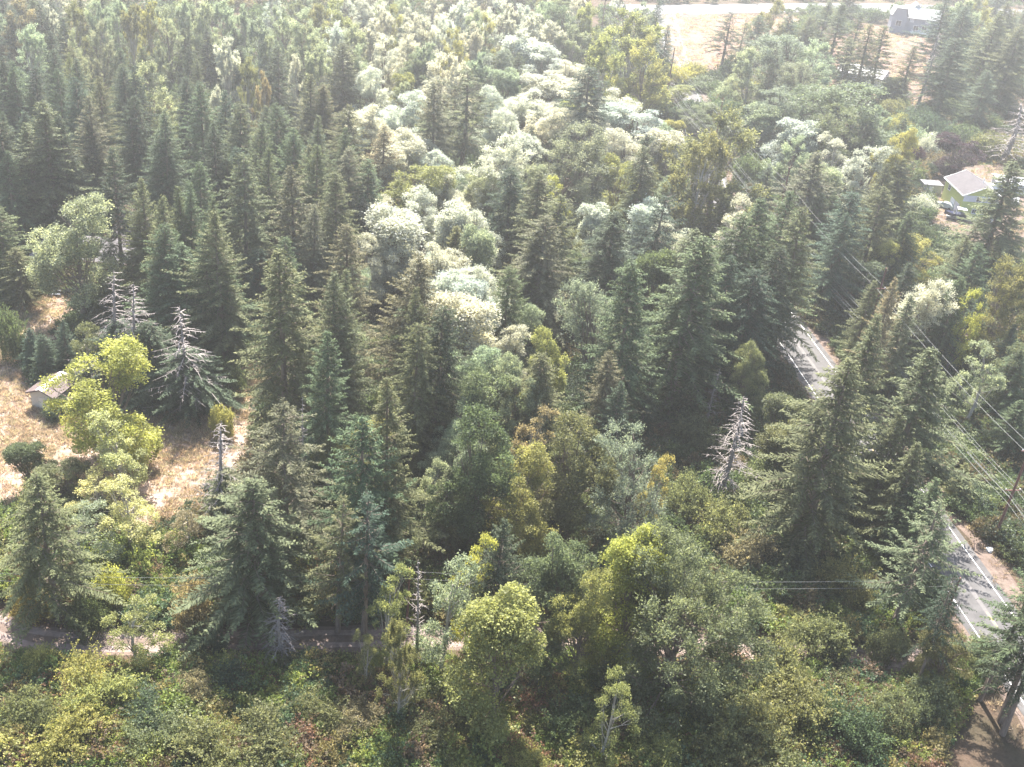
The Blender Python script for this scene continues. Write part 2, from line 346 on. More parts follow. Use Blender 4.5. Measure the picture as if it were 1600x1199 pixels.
# variants: kind -> list of (trunk mesh, crown mesh, design height, design radius)
KIND = {
    'F': [(*conifer(11, base=0.10, droop=0.30, shape=0.6), 30, 5.6), (*conifer(12, base=0.13, droop=0.38, ragged=0.24, shape=0.55), 30, 5.6),
          (*conifer(13, base=0.10, droop=0.22, up=0.45, ragged=0.2, shape=0.68), 30, 5.6), (*conifer(14, base=0.16, droop=0.34, ragged=0.3, gap=1.1, shape=0.6), 30, 5.6),
          (*conifer(15, base=0.08, droop=0.45, ragged=0.22, shape=0.5), 30, 5.6), (*conifer(17, base=0.05, droop=0.35, ragged=0.28, shape=0.48, gap=1.05, up=0.25), 30, 5.6), (*conifer(18, base=0.14, droop=0.28, ragged=0.36, shape=0.7, gap=1.1, up=0.5), 30, 5.6),
          (*conifer(16, base=0.12, droop=0.30, ragged=0.33, shape=0.62), 30, 5.6)],
    'O': [(*conifer(21, base=0.30, droop=0.35, gap=1.7, ragged=0.45, shape=0.6), 30, 5.6), (*conifer(22, base=0.36, droop=0.25, gap=1.45, ragged=0.4, shape=0.55), 30, 5.6),
          (*conifer(23, base=0.42, droop=0.42, gap=1.5, ragged=0.45, shape=0.5), 30, 5.6)],
    'T': [(*conifer(31, base=0.30, droop=0.3, gap=1.0, ragged=0.4, shape=0.42, R=3.4), 30, 3.4), (*conifer(32, base=0.22, droop=0.4, gap=1.1, ragged=0.45, shape=0.5, R=3.4), 30, 3.4)],
    'D': [(*conifer(41, base=0.04, droop=0.75, ragged=0.22, shape=0.5, up=0.1), 30, 5.6), (*conifer(42, base=0.03, droop=0.62, ragged=0.3, shape=0.42, up=0.2), 30, 5.6)],
    'L': [(*conifer(51, base=0.20, droop=0.28, gap=1.2, ragged=0.3, shape=0.62, R=7.2, up=0.2), 30, 7.2), (*conifer(52, base=0.16, droop=0.33, gap=1.15, ragged=0.26, shape=0.66, R=7.2, up=0.25), 30, 7.2)],
    'M': [(*broadleaf(61), 18, 5), (*broadleaf(62, lobes=9, nclump=130, cr=0.95), 18, 5), (*broadleaf(63, lobes=6, cr=1.15, nclump=95, leaf=0.28), 18, 5), (*broadleaf(64, base=0.12, lobes=10, nclump=130, cr=0.9), 18, 5)],
    'C': [(*broadleaf(71, style='tuft', leaf=0.25, cr=1.15, nclump=85, bark=M_PALEBARK), 18, 5), (*broadleaf(72, style='tuft', leaf=0.25, cr=1.3, nclump=80, lobes=6), 18, 5), (*broadleaf(73, style='tuft', leaf=0.25, cr=1.0, nclump=100, lobes=4, bark=M_PALEBARK), 18, 5)],
    'W': [(*broadleaf(81, style='fine', leaf=0.24, cr=1.3, nclump=150, perclump=230, lobes=10, base=0.12), 18, 5), (*broadleaf(82, style='fine', leaf=0.25, cr=1.2, nclump=150, perclump=210, lobes=8, base=0.10), 18, 5)],
    'G': [(*broadleaf(85, H=18, R=8.2, style='fine', leaf=0.27, cr=1.25, nclump=340, perclump=260, lobes=13, base=0.08, nlimb=70), 18, 8.2)],
    'H': [(*broadleaf(91, nclump=46, cr=0.95, leaf=0.26, perclump=190, lobes=6, base=0.18, bark=M_PALEBARK, nlimb=16), 18, 5), (*broadleaf(92, nclump=52, cr=0.95, leaf=0.25, perclump=180, lobes=7, base=0.12, bark=M_PALEBARK, nlimb=18), 18, 5)],
    'S': [(*dead_tree(101), 20, 3.2), (*dead_tree(102, droop=0.7, curly=0.4), 20, 3.2)],
    'N': [(*dead_tree(111, R=1.6, gap=1.8, curly=0.6, droop=0.2, rt=0.16), 20, 1.6)],
}
B_MESH = [shrub_mesh('foliage', M_LEAF, 200 + k, R=3.2, H=4.2, nclump=64, leaf=0.19, per=230, spiky=k % 2 == 1) for k in range(4)]
NAMES = dict(F='fir_tree', O='fir_tree', T='fir_tree', D='cedar_tree', L='fir_tree', M='maple_tree', C='cottonwood_tree', W='willow_tree', G='willow_tree', H='alder_tree', S='dead_tree', N='dead_tree', B='shrub')
CATS = dict(F='fir tree', O='fir tree', T='fir tree', D='cedar tree', L='fir tree', M='broadleaf tree', C='broadleaf tree', W='broadleaf tree', G='broadleaf tree', H='broadleaf tree', S='dead tree', N='dead tree', B='shrub')
TINT = dict(py=(0.36, 0.37, 0.19), dk=(0.057, 0.077, 0.049), bg=(0.070, 0.100, 0.066), g=(0.095, 0.124, 0.065), ol=(0.118, 0.131, 0.070), br=(0.140, 0.136, 0.083), yg=(0.145, 0.150, 0.07),  # py: leaves lightened for sun-overexposed trees by the field
            lg=(0.125, 0.148, 0.08), pl=(0.22, 0.255, 0.175), sv=(0.17, 0.19, 0.14), sd=(0.12, 0.145, 0.088), ye=(0.29, 0.285, 0.075), go=(0.30, 0.25, 0.09),
            yl=(0.215, 0.22, 0.085), wh=(0.37, 0.385, 0.35), ta=(0.20, 0.175, 0.11), pu=(0.034, 0.014, 0.025), mg=(0.082, 0.110, 0.056), bl=(0.06, 0.085, 0.055))  # wh: leaf colour whitened to carry the overexposure and flare on these crowns
# kind, tip x, tip y (photograph pixels), crown width in pixels, height in metres, tint | label
TREES = '''
F 62 155 78 31 ol | big olive fir in the dense upper-left stand, its left flank open above a dark gap
F 62 5 40 22 dk
C 33 4 54 19 ta | tan-tinged broad tree in the far upper-left corner
C 40 44 56 19 pl | pale feathery tree just below the tan-tinged tree in the far upper-left corner
C 81 13 28 18 wh | small far tree with a bleached white top near the upper-left corner
C 111 7 38 20 yg
C 139 4 38 20 pl
C 158 8 36 20 pl
C 182 3 40 20 pl
C 205 12 44 20 yg
C 232 6 44 20 yl | far yellowish cottonwood with a bright green patch beside its neighbours
C 262 18 46 20 pl
C 292 4 44 20 pl
C 318 10 42 20 pl
C 345 4 46 20 pl
C 372 12 40 20 pl
C 152 37 40 20 sv | silvery cottonwood with upswept shoots among the far upper-left treetops
C 112 52 28 19 pl
F 101 80 22 20 yl | small bright yellow-green conifer tip poking up between dark firs
F 74 48 34 24 dk
F 8 88 46 28 dk
F 25 95 44 28 g
F 49 102 40 26 dk
F 80 76 34 26 bg
F 91 107 34 26 g
F 120 93 44 28 bg
F 121 122 48 28 bg
F 154 119 42 28 ol
F 139 148 54 29 br
F 184 104 44 28 dk
F 178 160 62 31 g
C 232 102 66 21 pl | pale yellow-green cottonwood rising among dark firs left of centre at the top
F 136 191 40 24 dk | slim dark young fir between two much broader firs in the upper-left stand
F 35 192 64 30 ol
F 5 183 50 28 dk
F 5 237 50 22 g
L 251 175 78 30 bg | fir with long pale sweeping branches in layered tiers behind the house
F 283 71 30 26 dk
F 308 91 34 25 ol
C 358 63 46 21 wh | white-topped poplar standing out of the dark fir stand
C 404 33 50 21 sv
O 436 72 50 29 dk | thin dark fir with its bare lower trunk showing, against pale cottonwoods
C 386 98 42 20 yg
C 406 117 28 20 ta | small cream-topped tree wedged between firs beside the thin dark fir
L 311 124 84 31 g | broad grey-green fir with sweeping sides above the reddish forest gap
F 350 139 40 28 bg
F 373 158 58 29 ol
F 291 119 40 27 dk
F 252 208 58 25 bg | fir with long pale branch tips just above the reddish strip behind the house
C 462 93 24 18 wh
F 482 117 54 28 ol
C 471 20 60 21 pl
F 493 178 46 27 ol
F 460 206 46 27 g
F 488 226 52 27 ol
F 499 128 44 27 ol
F 430 160 50 27 g
F 375 239 70 31 ol | tall olive fir whose top stands alone against a dark gap, above the round dark cedar
F 302 254 56 27 g
F 287 287 52 27 g
F 330 308 44 23 mg | bright green young fir squeezed between two taller firs
F 341 330 74 30 ol
F 317 347 48 27 g
F 459 258 68 30 br | brown-tipped fir with a clear herringbone of branches left of the pale maples
F 489 226 62 30 g
F 458 200 54 29 g
F 552 230 56 27 br
F 532 267 64 29 ol
F 490 319 50 25 br
F 540 350 66 29 br
F 440 373 52 28 g
D 404 387 54 15 bg | squat dark rounded cedar right of the bright fir cluster
F 443 393 104 34 ol | very large pale olive fir left of centre, beside the bare strip of field
F 538 421 70 29 ol
F 287 378 86 22 g | broad fir with bright fresh tips right behind the two bleached snags
F 225 280 50 27 yg
F 252 302 54 27 yg
F 256 350 66 24 mg
F 293 289 52 28 g
F 215 330 44 20 ol
F 345 395 60 22 g
F 111 252 52 19 bg | blue-green fir right above the large pale maple
F -8 321 60 22 g
F 26 388 66 13 ol | olive fir left of the brown-walled house, hanging over the lawn
F 206 150 52 30 dk
F 170 232 60 27 dk
F 150 256 44 20 dk
F 70 215 60 28 dk
F 95 180 48 28 dk
F 212 100 40 27 dk
O 200 168 60 30 dk | dark fir whose bare trunk stands in the reddish strip behind the house
F 335 190 50 28 dk
F 400 190 56 28 g
F 420 230 52 27 g
M 106 303 118 22 pl | large pale-topped maple spreading over the roof of the brown-walled house
B 10 478 46 9 mg | bright green rounded shrub tree at the left picture edge beside the lawn
F 42 512 34 11 bg
F 66 524 40 11 bg | silvery blue-green young conifer in the clump below the lawn
F 96 500 34 11 bg
H 130 503 62 12 yg | small yellow-green broadleaf tree between the young conifers and the bright yellow maple
M 150 555 142 17 ye | bright yellow maple beside the small white shed
H 178 655 84 13 py | pale yellow tree directly below the bright yellow maple
X 173 425 84 19 bg | left-hand twin of the two bleached bare-topped conifers with green skirts behind the yellow maple
X 208 440 76 18 bg | right-hand twin of the two bleached bare-topped conifers behind the yellow maple
X 284 475 98 17 bg | lone bleached bare-topped snag with a wide green skirt at the field edge
D 235 500 90 15 bg
B 355 560 52 6 mg
B 345 625 36 6 yl | small yellow-topped shrub at the top of the bare-topped spruce beside the field
X 348 660 86 16 ol | grey dead-topped conifer at the right edge of the sunlit field
M 37 695 62 7 mg | dense bright green rounded bush in the dry field below the shed
M 95 722 80 7 yg | yellow-green rounded bush right of the dense bright green bush in the field
L 54 742 146 23 yg | wide yellow-green fir at the lower left with a bare trunk by the driveway
H 150 735 80 8 py
H 195 765 90 10 py
H 120 800 90 9 pl
H 290 795 64 7 ta | tan thin-leaved tree between the sunlit field and the dead-topped conifer
L 447 625 140 29 br | open layered fir with flat olive branches, the most ragged crown at lower left centre
F 405 745 160 24 ol | broad olive fir over the driveway with a pale bleached snag at its foot
O 530 765 100 23 ol | fir with two bare stems showing over the driveway, left of the dark blue-green fir
O 575 765 110 24 bg | dark blue-green fir with a long bare trunk above the driveway
F 573 645 124 29 mg | fresh green fir, brightest of the firs in the middle foreground
F 610 590 100 31 ol | olive fir with a blunt top right behind the fresh green fir
F 508 512 84 27 g
F 543 423 92 30 ol
F 650 395 80 30 br | brown-tinged fir in front of the bleached white maples
D 655 505 74 28 ol
D 693 480 80 29 dk | dark shaggy conifer in the central gap left of the green maples
M 728 463 116 19 wh | white-topped maple crown lowest in the bleached central band
M 753 530 80 18 pl
M 775 570 96 18 lg
M 750 655 112 20 mg | round clear green maple in the middle of the picture
H 673 720 54 15 pl | small pale thin-leaved tree between the green maple and the fresh green fir
M 700 425 60 18 wh
M 755 415 90 18 wh
N 477 623 26 16 wh | thin bare dead stem between firs left of centre
W 942 437 100 22 sv | silver-leaved tree left of the tall straight fir in the centre right
F 998 408 92 33 g | tall straight narrow fir right of centre, the tallest spire there
F 1093 372 124 34 g | big dark fir with spreading branches left of the shaded roadside conifers
F 960 550 70 22 br | small brown-tinged fir in front of the tall straight spire
F 958 640 40 13 mg | young bright green fir above the silver willow with the golden side
M 850 520 60 19 yl
M 815 570 70 18 pl
D 850 552 96 22 ol
W 1000 668 118 19 sv | silver willow with a golden tree against its right side
H 1038 712 44 16 go | golden-orange leaved tree hugging the silver willow
M 900 668 116 17 yg | pale green flat-topped maple left of the silver willow
H 835 635 70 17 ta
M 823 718 100 16 yl | maple with a yellowing top just right of the clear green maple
M 1177 533 52 15 yg | thin yellow-green maple in front of the shaded conifers near the road
S 1160 622 84 16 wh | bleached grey snag with drooping broken branches right of centre
B 1080 738 76 7 yg
N 1123 575 30 11 ta
B 1100 650 70 6 ol
M 1232 662 80 11 ol
M 1235 620 70 11 ol
B 1215 700 80 7 lg
F 1345 562 150 34 ol | massive olive fir with its foot in the brush, left of the road
F 1460 548 140 28 ol | massive fir whose dark trunk stands against the hidden road
F 1372 490 100 32 ol
F 1430 690 84 21 ol
F 1462 738 84 19 g
F 1405 640 70 22 ol
F 1420 760 70 15 dk
F 1366 440 54 26 ol
F 1407 435 56 27 ta | fir with an orange-tinted top beside the power lines
F 1424 463 56 27 ol
F 1160 330 80 32 g
F 1190 315 90 33 g
F 1232 298 80 33 g
F 1262 322 70 33 ol | right-hand fir of the big shaded clump that the power lines pass
F 1140 400 60 28 dk
D 1215 380 90 28 dk
D 1180 420 90 26 dk
F 1205 260 46 26 dk
H 1155 305 56 16 wh | white-glinting broadleaf tree between the road gap and the dark fir clump
F 1285 238 74 26 br | rounded brownish conifer right of the power lines below the silver cottonwood
M 1365 225 70 18 wh
M 1410 205 56 22 yl | tall narrow tree with white-edged leaves left of the green house
F 1385 290 60 26 ol
F 1340 300 66 26 bg
F 1318 330 50 24 bg
D 1420 330 60 22 mg
M 1400 372 50 14 yl
M 1436 362 66 14 yl | yellow-green maple with bright tips below the yard of the green house
H 1360 407 66 11 sd
W 1450 432 84 18 wh | whitish silver tree behind the young yellow tree at right
C 1518 458 54 16 ye | upright golden-yellow young tree among green conifers at right
W 1585 412 84 21 yg
H 1552 540 70 15 pl | pale round-leaved tree with the power lines crossing in front, right edge
F 1588 505 34 14 bg
H 1588 535 56 14 sd
F 1478 440 50 20 ol
F 1592 252 112 31 ol | dark fir standing in front of the right end of the green house
F 1600 545 90 15 g
F 1592 625 90 12 g
F 1512 725 80 13 yg
O 1466 780 124 23 ol | grey-olive fir leaning right with a long bare trunk beside the road
O 1500 902 60 20 dk | half-dead fir with a bare stick-laden trunk near the road edge
O 1638 849 96 26 g | fir at the right edge whose trunk slants across the road
O 1666 902 110 24 g
O 1678 907 110 23 dk
M 1490 990 80 9 yg
C 1517 4 60 24 pl
H 745 838 66 17 ye | golden yellow maple top above its pale neighbour in the middle foreground
H 703 858 92 18 pl | pale thin-leaved tree with a long bare trunk beside the golden maple top
N 660 875 34 15 wh | pair of bare grey stems left of the pale thin-leaved tree
H 612 892 66 15 yl | small tree with golden-green leaves left of the bare grey stems
H 573 988 42 9 yg | little yellow-green tree on a slender pale trunk below the driveway
C 630 975 60 14 yg | narrow yellow-green tree with a bare twiggy top below the driveway
M 790 945 130 17 yl | pale yellow-green maple in the front centre with its trunk showing at the bottom
M 878 848 100 18 lg | pale green maple with a twiggy dead top between two yellow ones
M 925 885 90 17 yl | maple with scattered orange leaves left of the great silver willow
G 1090 868 236 20 sd | great silver-green willow, the widest crown in the foreground
M 1000 842 110 19 ye | yellow maple crown peeping over the great silver willow's left shoulder
H 960 1062 70 12 yl | half-dead thin tree with curled bare twigs at the bottom, right of centre
B 1040 1150 100 5 yl | yellowing shrub at the bottom edge below the great silver willow
B 822 1165 80 4 yl | small yellow shrub at the bottom edge, centre
S 442 930 66 9 wh | pale drooping snag hanging over the driveway under the broad olive fir
H 205 948 84 8 yl | loose yellow-green bush growing beside the driveway at left
B 322 985 56 4 bl | small dark green bush on the near side of the driveway
C 500 12 50 20 yg
C 528 4 60 20 yl
C 551 41 50 19 pl
C 562 76 40 19 pl
C 497 74 50 20 pl
F 532 67 54 24 ol
C 595 17 40 20 wh
C 614 13 40 20 yl
C 649 28 46 20 wh
C 673 33 42 20 wh
C 693 32 46 20 wh
C 712 52 46 20 yl
C 732 41 44 20 wh
C 749 20 50 21 pl
C 766 26 44 20 yl
C 795 12 50 20 wh
C 640 60 46 18 wh
C 600 60 50 18 wh
C 670 70 50 18 pl
C 740 85 50 18 pl
M 586 104 54 17 wh
M 627 141 70 17 wh
M 578 163 60 17 wh
M 651 87 48 16 sd | darker round tree in the shadowed gap between the bleached cottonwoods
M 630 116 36 14 yl
C 692 87 66 20 wh | tallest white cottonwood of the bleached band at upper centre
C 716 95 50 19 wh
L 682 126 84 30 br | left-hand fir of the tall pair standing in front of the bleached cottonwoods
O 729 108 92 31 ol | right-hand fir of the tall pair before the bleached cottonwoods, its trunk showing
M 771 80 54 16 sv
M 773 139 50 18 wh
M 800 170 60 16 wh
F 545 163 60 27 ol
F 500 128 44 27 br
F 597 195 50 24 ta | thin see-through pale fir in front of the whitest maples
M 643 204 86 17 wh | brightest bleached maple of the central band
F 575 250 60 25 g
F 545 200 50 26 mg
M 632 215 70 16 wh
M 658 256 94 17 yl
M 701 272 60 16 wh
M 623 330 112 17 wh | wide white-topped maple left of centre, front of the bleached band
M 710 319 70 17 wh
M 747 330 76 17 wh
F 710 350 44 18 yg
M 755 358 66 17 pl
D 803 263 82 26 bl | green triangular conifer with pale twigs right of the bleached band
F 846 269 84 28 ol
W 780 212 90 21 wh | multi-stemmed tree whose slender trunks show beside the tall pair of firs
F 829 360 48 24 ol
F 853 335 76 28 br
M 738 423 110 18 wh
M 600 235 66 15 wh
M 690 235 60 15 wh
M 590 300 74 15 wh
M 665 305 76 16 wh
M 575 375 70 14 wh
M 690 385 80 16 wh
M 765 265 60 15 pl
M 820 205 60 15 wh
M 905 135 80 15 wh
M 850 120 86 15 wh
M 930 180 70 15 wh
M 985 205 76 15 wh
C 480 45 50 18 pl
C 440 15 50 20 pl
C 422 60 40 18 pl
C 520 40 50 18 wh
C 575 35 50 19 wh
C 820 50 60 18 wh
C 860 40 60 18 wh
C 780 5 50 20 wh
C 720 8 50 20 wh
C 895 45 60 18 pl
M 660 480 70 16 pl
M 720 620 60 15 pl
M 790 500 70 15 wh
M 820 470 60 14 pl
F 649 450 60 27 ol
F 796 415 56 25 g
F 865 305 80 28 ol
W 895 200 116 22 sv | big grey-green tree with bare limbs showing inside its crown, upper centre
H 879 282 44 17 ye | small cream-yellow tree top below the big grey-green tree
M 933 321 50 15 wh
F 963 332 84 27 dk
O 1029 303 92 27 dk | dark gaunt fir with pale maple leaves glowing behind it
M 1020 318 70 16 wh
M 1063 348 64 15 wh
F 953 402 36 18 g
M 1031 393 70 19 mg
F 998 395 44 20 g
F 1092 362 90 26 ol
F 922 105 76 29 dk | dark broad fir alone among the bleached crowns of the upper centre
D 1005 230 78 28 ol
M 974 243 56 17 yl
C 1140 182 130 27 yg | tall cottonwood with a yellowing right edge beside the power lines
C 1105 215 80 24 yg
C 985 28 112 27 yl | tall yellow-green poplar group top left of the far field
C 955 60 70 25 yl
C 1010 62 70 25 yl
W 885 8 60 22 sd | slender grey tree with dark stems among pale crowns at the top centre
C 862 6 50 21 pl
C 925 10 50 22 yl
C 840 24 50 20 wh
C 820 14 46 20 wh
F 1030 -2 22 26 bg | very narrow dark fir spire at the left end of the far field
F 1046 40 26 22 bg | smaller narrow fir right below the very narrow spire by the far field
O 1143 18 62 23 dk | dark open fir standing alone in front of the far field
O 1163 28 36 20 ol
M 830 62 90 16 wh
M 862 78 80 16 wh
M 895 98 70 15 wh
M 960 142 70 16 wh
M 1000 165 96 15 wh
M 1040 205 60 15 wh
M 825 140 70 16 wh
M 862 165 64 16 wh
M 790 110 50 16 pl
B 1100 118 70 9 lg
B 1130 150 60 8 mg
B 1085 150 56 8 bl
B 1140 125 40 7 pl
B 1165 120 44 7 yl
B 1060 100 50 6 ye
B 1085 95 40 6 yl
B 1180 240 50 8 mg
B 1160 210 44 8 bl
C 1213 0 56 20 yg
D 1190 24 40 16 sd
W 1232 50 104 22 sv | tall silver tree right of the dark lone fir, its crown domed and pale
C 1276 68 70 20 pl | thin pale see-through tree between the two big silver trees
W 1330 122 150 22 sd | big dark-silver cottonwood right of the power lines
W 1300 160 90 20 sd
T 1297 0 34 25 ol
T 1320 5 36 26 ol
T 1345 22 36 26 g | slim fir with bare leaning trunk in front of the white outbuilding
T 1362 38 36 24 ol
T 1388 40 38 27 g | slim fir with bare trunk just left of the far grey house
B 1250 30 50 12 mg
W 1255 95 70 18 sv
C 1180 80 60 18 pl
W 1215 140 90 18 sv
M 1250 190 70 15 wh
M 1300 260 60 15 pl
C 1240 215 60 16 pl
M 1195 165 60 14 pl
W 1275 130 70 17 sd
M 1100 165 60 9 lg
M 1060 130 50 8 yl
M 1145 190 50 9 lg
H 1310 215 60 15 wh
F 1420 250 60 20 ol
C 1380 170 50 14 pl
M 1290 85 44 14 pl
F 1265 25 30 18 ol
F 1330 60 30 20 ol
M 1405 120 40 9 pl
F 1235 22 40 18 bg
T 1431 72 30 22 ol | sparse ragged fir standing apart below the far grey house
S 1464 48 46 26 ta | grey drooping dead fir right below the far grey house
F 1482 0 70 30 bg | dark blue-green fir right of the far grey house
F 1508 8 60 30 bg
F 1500 60 80 30 bg
F 1556 16 130 33 ol | largest pale fir in the upper-right corner, its grey trunk showing through
F 1592 40 100 31 ol
F 1580 5 70 28 ol
C 1535 -10 50 24 yl
F 1545 110 90 26 sd
S 1596 160 84 16 ta | weeping grey dead tree at the right edge above the purple maple
B 1440 166 56 8 bl
B 1466 178 56 8 bl
B 1512 188 60 8 mg
B 1433 195 44 7 pl
B 1546 205 50 7 yg
B 1458 205 40 7 wh
B 1420 150 40 6 yg
M 1508 213 66 12 pu | dark purple maple behind the green house
B 1437 225 28 6 pu | small purple shrub left of the purple maple
B 1395 150 44 7 yg
B 1408 175 40 7 yl
B 1445 340 44 7 bl
B 1500 400 56 7 pl
B 1448 300 40 6 wh
B 1512 372 44 6 mg
B 60 745 56 5 yg
B 90 620 40 3 bg
B 1000 960 40 5 mg
B 1270 750 90 6 ol
B 1330 880 80 6 yg
B 1290 960 90 6 yg
B 1240 1010 100 7 yg | broad yellow-green bush on the near side of the driveway, right of the great silver willow
B 1400 980 60 5 ol
B 1180 830 80 6 ta
B 1140 780 90 7 yg
B 560 880 70 6 mg
B 350 860 60 6 mg
B 300 900 70 7 ta
B 170 880 60 6 ye | yellow autumn bush behind the driveway at lower left
B 40 905 60 5 go | orange-tinged bush at the left edge beside the driveway
B 130 930 60 5 mg
B 60 1010 60 4 yl
B 120 1030 90 5 yl
B 150 1060 100 5 yl | brightest yellow-green bush mass near the bottom left corner
B 40 1080 90 5 yg
B 100 1120 110 5 yl
B 230 1090 90 4 bl
B 250 1130 100 4 lg
B 330 1140 110 5 yg
B 300 1050 60 4 ta
B 360 1030 60 4 bl
B 420 1120 110 5 ol
B 500 1090 80 4 ol
B 560 1100 80 4 ta
B 690 1110 90 4 ol
B 1150 1110 120 6 yg
B 1250 1080 130 7 yg
B 1330 1100 110 6 mg
B 1220 1160 130 5 yg
B 1120 1050 80 6 ol
B 900 1100 80 5 mg
B 1400 1080 90 6 ol
B 1470 1060 90 6 ol
B 1550 1000 60 5 ol
'''
# ------------------------------------------------------------------ ground, fields, road, drive
def g(px): return [at(x, y) for x, y in px]
def patch(name, poly, z, m, jitter=0.0, kind='structure', seed=1, step=3.0):
    """flat sheet with an uneven outline"""
    rg = np.random.default_rng(seed); pts = []
    for i in range(len(poly)):
        a = Vector(poly[i]); b = Vector(poly[(i + 1) % len(poly)]); n = max(1, int((b - a).length / step))
        for k in range(n):
            p = a.lerp(b, k / n); pts.append((p.x + rg.normal(0, jitter), p.y + rg.normal(0, jitter), z))
    me = bpy.data.meshes.new(name); 
    import bmesh
    bm = bmesh.new(); vs = [bm.verts.new(p) for p in pts]; f = bm.faces.new(vs); bmesh.ops.triangulate(bm, faces=[f])
    for f in bm.faces:
        if f.normal.z < 0: f.normal_flip()
    bm.to_mesh(me); bm.free(); me.materials.append(m)
    o = bpy.data.objects.new(name, me); COL.objects.link(o); tag(o, kind=kind); return o

def ground_material(name, c1, c2, c3, s1=0.08, bump=0.6, grain=(1, 1, 1)):
    m, n, l, b = mat(name, 0.95, 0.1); tc = n.new('ShaderNodeTexCoord'); v = tc.outputs['Object']
    mp = n.new('ShaderNodeMapping'); mp.inputs['Scale'].default_value = grain; mp.inputs['Rotation'].default_value = (0, 0, 0.5); l.new(v, mp.inputs['Vector'])
    t1 = noise(n, s1, 5, 0.6, v, l); t2 = noise(n, 1.6, 6, 0.75, mp.outputs['Vector'], l)
    r1 = ramp(n, [(0.35, c1), (0.55, c2), (0.7, c3)]); l.new(t1.outputs['Fac'], r1.inputs['Fac'])
    r2 = ramp(n, [(0.25, (0.5, 0.48, 0.46)), (0.5, (0.95, 0.95, 0.95)), (0.75, (1.3, 1.28, 1.25))]); l.new(t2.outputs['Fac'], r2.inputs['Fac'])
    mx = n.new('ShaderNodeMix'); mx.data_type = 'RGBA'; mx.blend_type = 'MULTIPLY'; mx.inputs['Factor'].default_value = 1
    l.new(r1.outputs['Color'], mx.inputs['A']); l.new(r2.outputs['Color'], mx.inputs['B']); l.new(mx.outputs['Result'], b.inputs['Base Color'])
    bp = n.new('ShaderNodeBump'); bp.inputs['Strength'].default_value = bump; bp.inputs['Distance'].default_value = 0.3
    l.new(t2.outputs['Fac'], bp.inputs['Height']); l.new(bp.outputs['Normal'], b.inputs['Normal']); return m
M_FLOOR = ground_material('forest_floor', (0.055, 0.045, 0.03), (0.09, 0.06, 0.045), (0.06, 0.07, 0.03))
M_STRAW = ground_material('dry_grass', (0.24, 0.175, 0.14), (0.35, 0.265, 0.215), (0.29, 0.22, 0.165), 0.12, 0.8, (0.35, 2.2, 1))
M_PINK = ground_material('far_dry_field', (0.14, 0.09, 0.075), (0.19, 0.125, 0.10), (0.16, 0.12, 0.085), 0.05, 0.5)
M_DIRT = ground_material('bare_dirt', (0.12, 0.09, 0.076), (0.155, 0.118, 0.10), (0.10, 0.086, 0.066), 0.25, 0.6)
M_LAWN = ground_material('rough_grass', (0.075, 0.09, 0.04), (0.10, 0.12, 0.055), (0.14, 0.11, 0.06), 0.1, 0.6)
M_GRAVEL = ground_material('gravel', (0.19, 0.145, 0.13), (0.24, 0.19, 0.175), (0.17, 0.13, 0.11), 0.5, 0.4)

ext = 3000; N = 60
xs = np.linspace(-ext, ext, N); ys = np.linspace(-600, 5400, N)
V = [(x, y, 0.0) for y in ys for x in xs]; F_ = [[j * N + i, j * N + i + 1, (j + 1) * N + i + 1, (j + 1) * N + i] for j in range(N - 1) for i in range(N - 1)]
o = bpy.data.objects.new('ground', mesh_np('ground', V, F_, M_FLOOR)); COL.objects.link(o); tag(o, kind='structure')

POLY = {
    'lawn_front': g([(-40, 575), (-40, 470), (30, 480), (48, 462), (115, 455), (125, 490), (80, 530), (20, 560)]),
    'field': g([(-200, 545), (0, 540), (75, 600), (200, 640), (325, 640), (385, 560), (425, 600), (412, 680), (372, 760), (300, 815), (215, 850), (130, 775), (0, 800), (-260, 860)]),
    'clearing_strip': g([(150, 400), (172, 330), (188, 270), (205, 268), (208, 330), (215, 400)]),
    'gap': g([(322, 290), (328, 262), (348, 255), (342, 285)]),
    'field_arm': g([(385, 575), (440, 420), (455, 430), (425, 610)]),
}
lawn = patch('dry_lawn', POLY['lawn_front'], 0.004, M_STRAW, 0.5, seed=3)
patch('field', POLY['field'], 0.008, M_STRAW, 0.6, seed=4)
patch('clearing', POLY['clearing_strip'], 0.004, M_DIRT, 0.5, seed=5)
patch('clearing', POLY['gap'], 0.004, M_DIRT, 0.5, seed=6)
POLY['yard'] = g([(1430, 290), (1470, 262), (1560, 258), (1640, 270), (1660, 400), (1540, 398), (1490, 385), (1460, 345)])
POLY['lawn_r'] = g([(1430, 262), (1440, 205), (1500, 195), (1600, 215), (1660, 262), (1560, 256), (1470, 258)])
POLY['far_yard'] = g([(1290, 150), (1285, 70), (1350, 40), (1400, 42), (1480, 52), (1465, 150), (1420, 200), (1400, 150), (1350, 160)])
POLY['far_field'] = g([(1036, 21), (1250, 25), (1240, 70), (1190, 95), (1130, 118), (1045, 112)])
patch('yard', POLY['yard'], 0.008, M_DIRT, 0.7, seed=7); patch('rough_lawn', POLY['lawn_r'], 0.004, M_LAWN, 0.7, seed=8)
patch('far_yard', POLY['far_yard'], 0.004, M_PINK, 0.8, seed=9, step=5); patch('far_field', POLY['far_field'], 0.004, M_PINK, 0.8, seed=10, step=5)

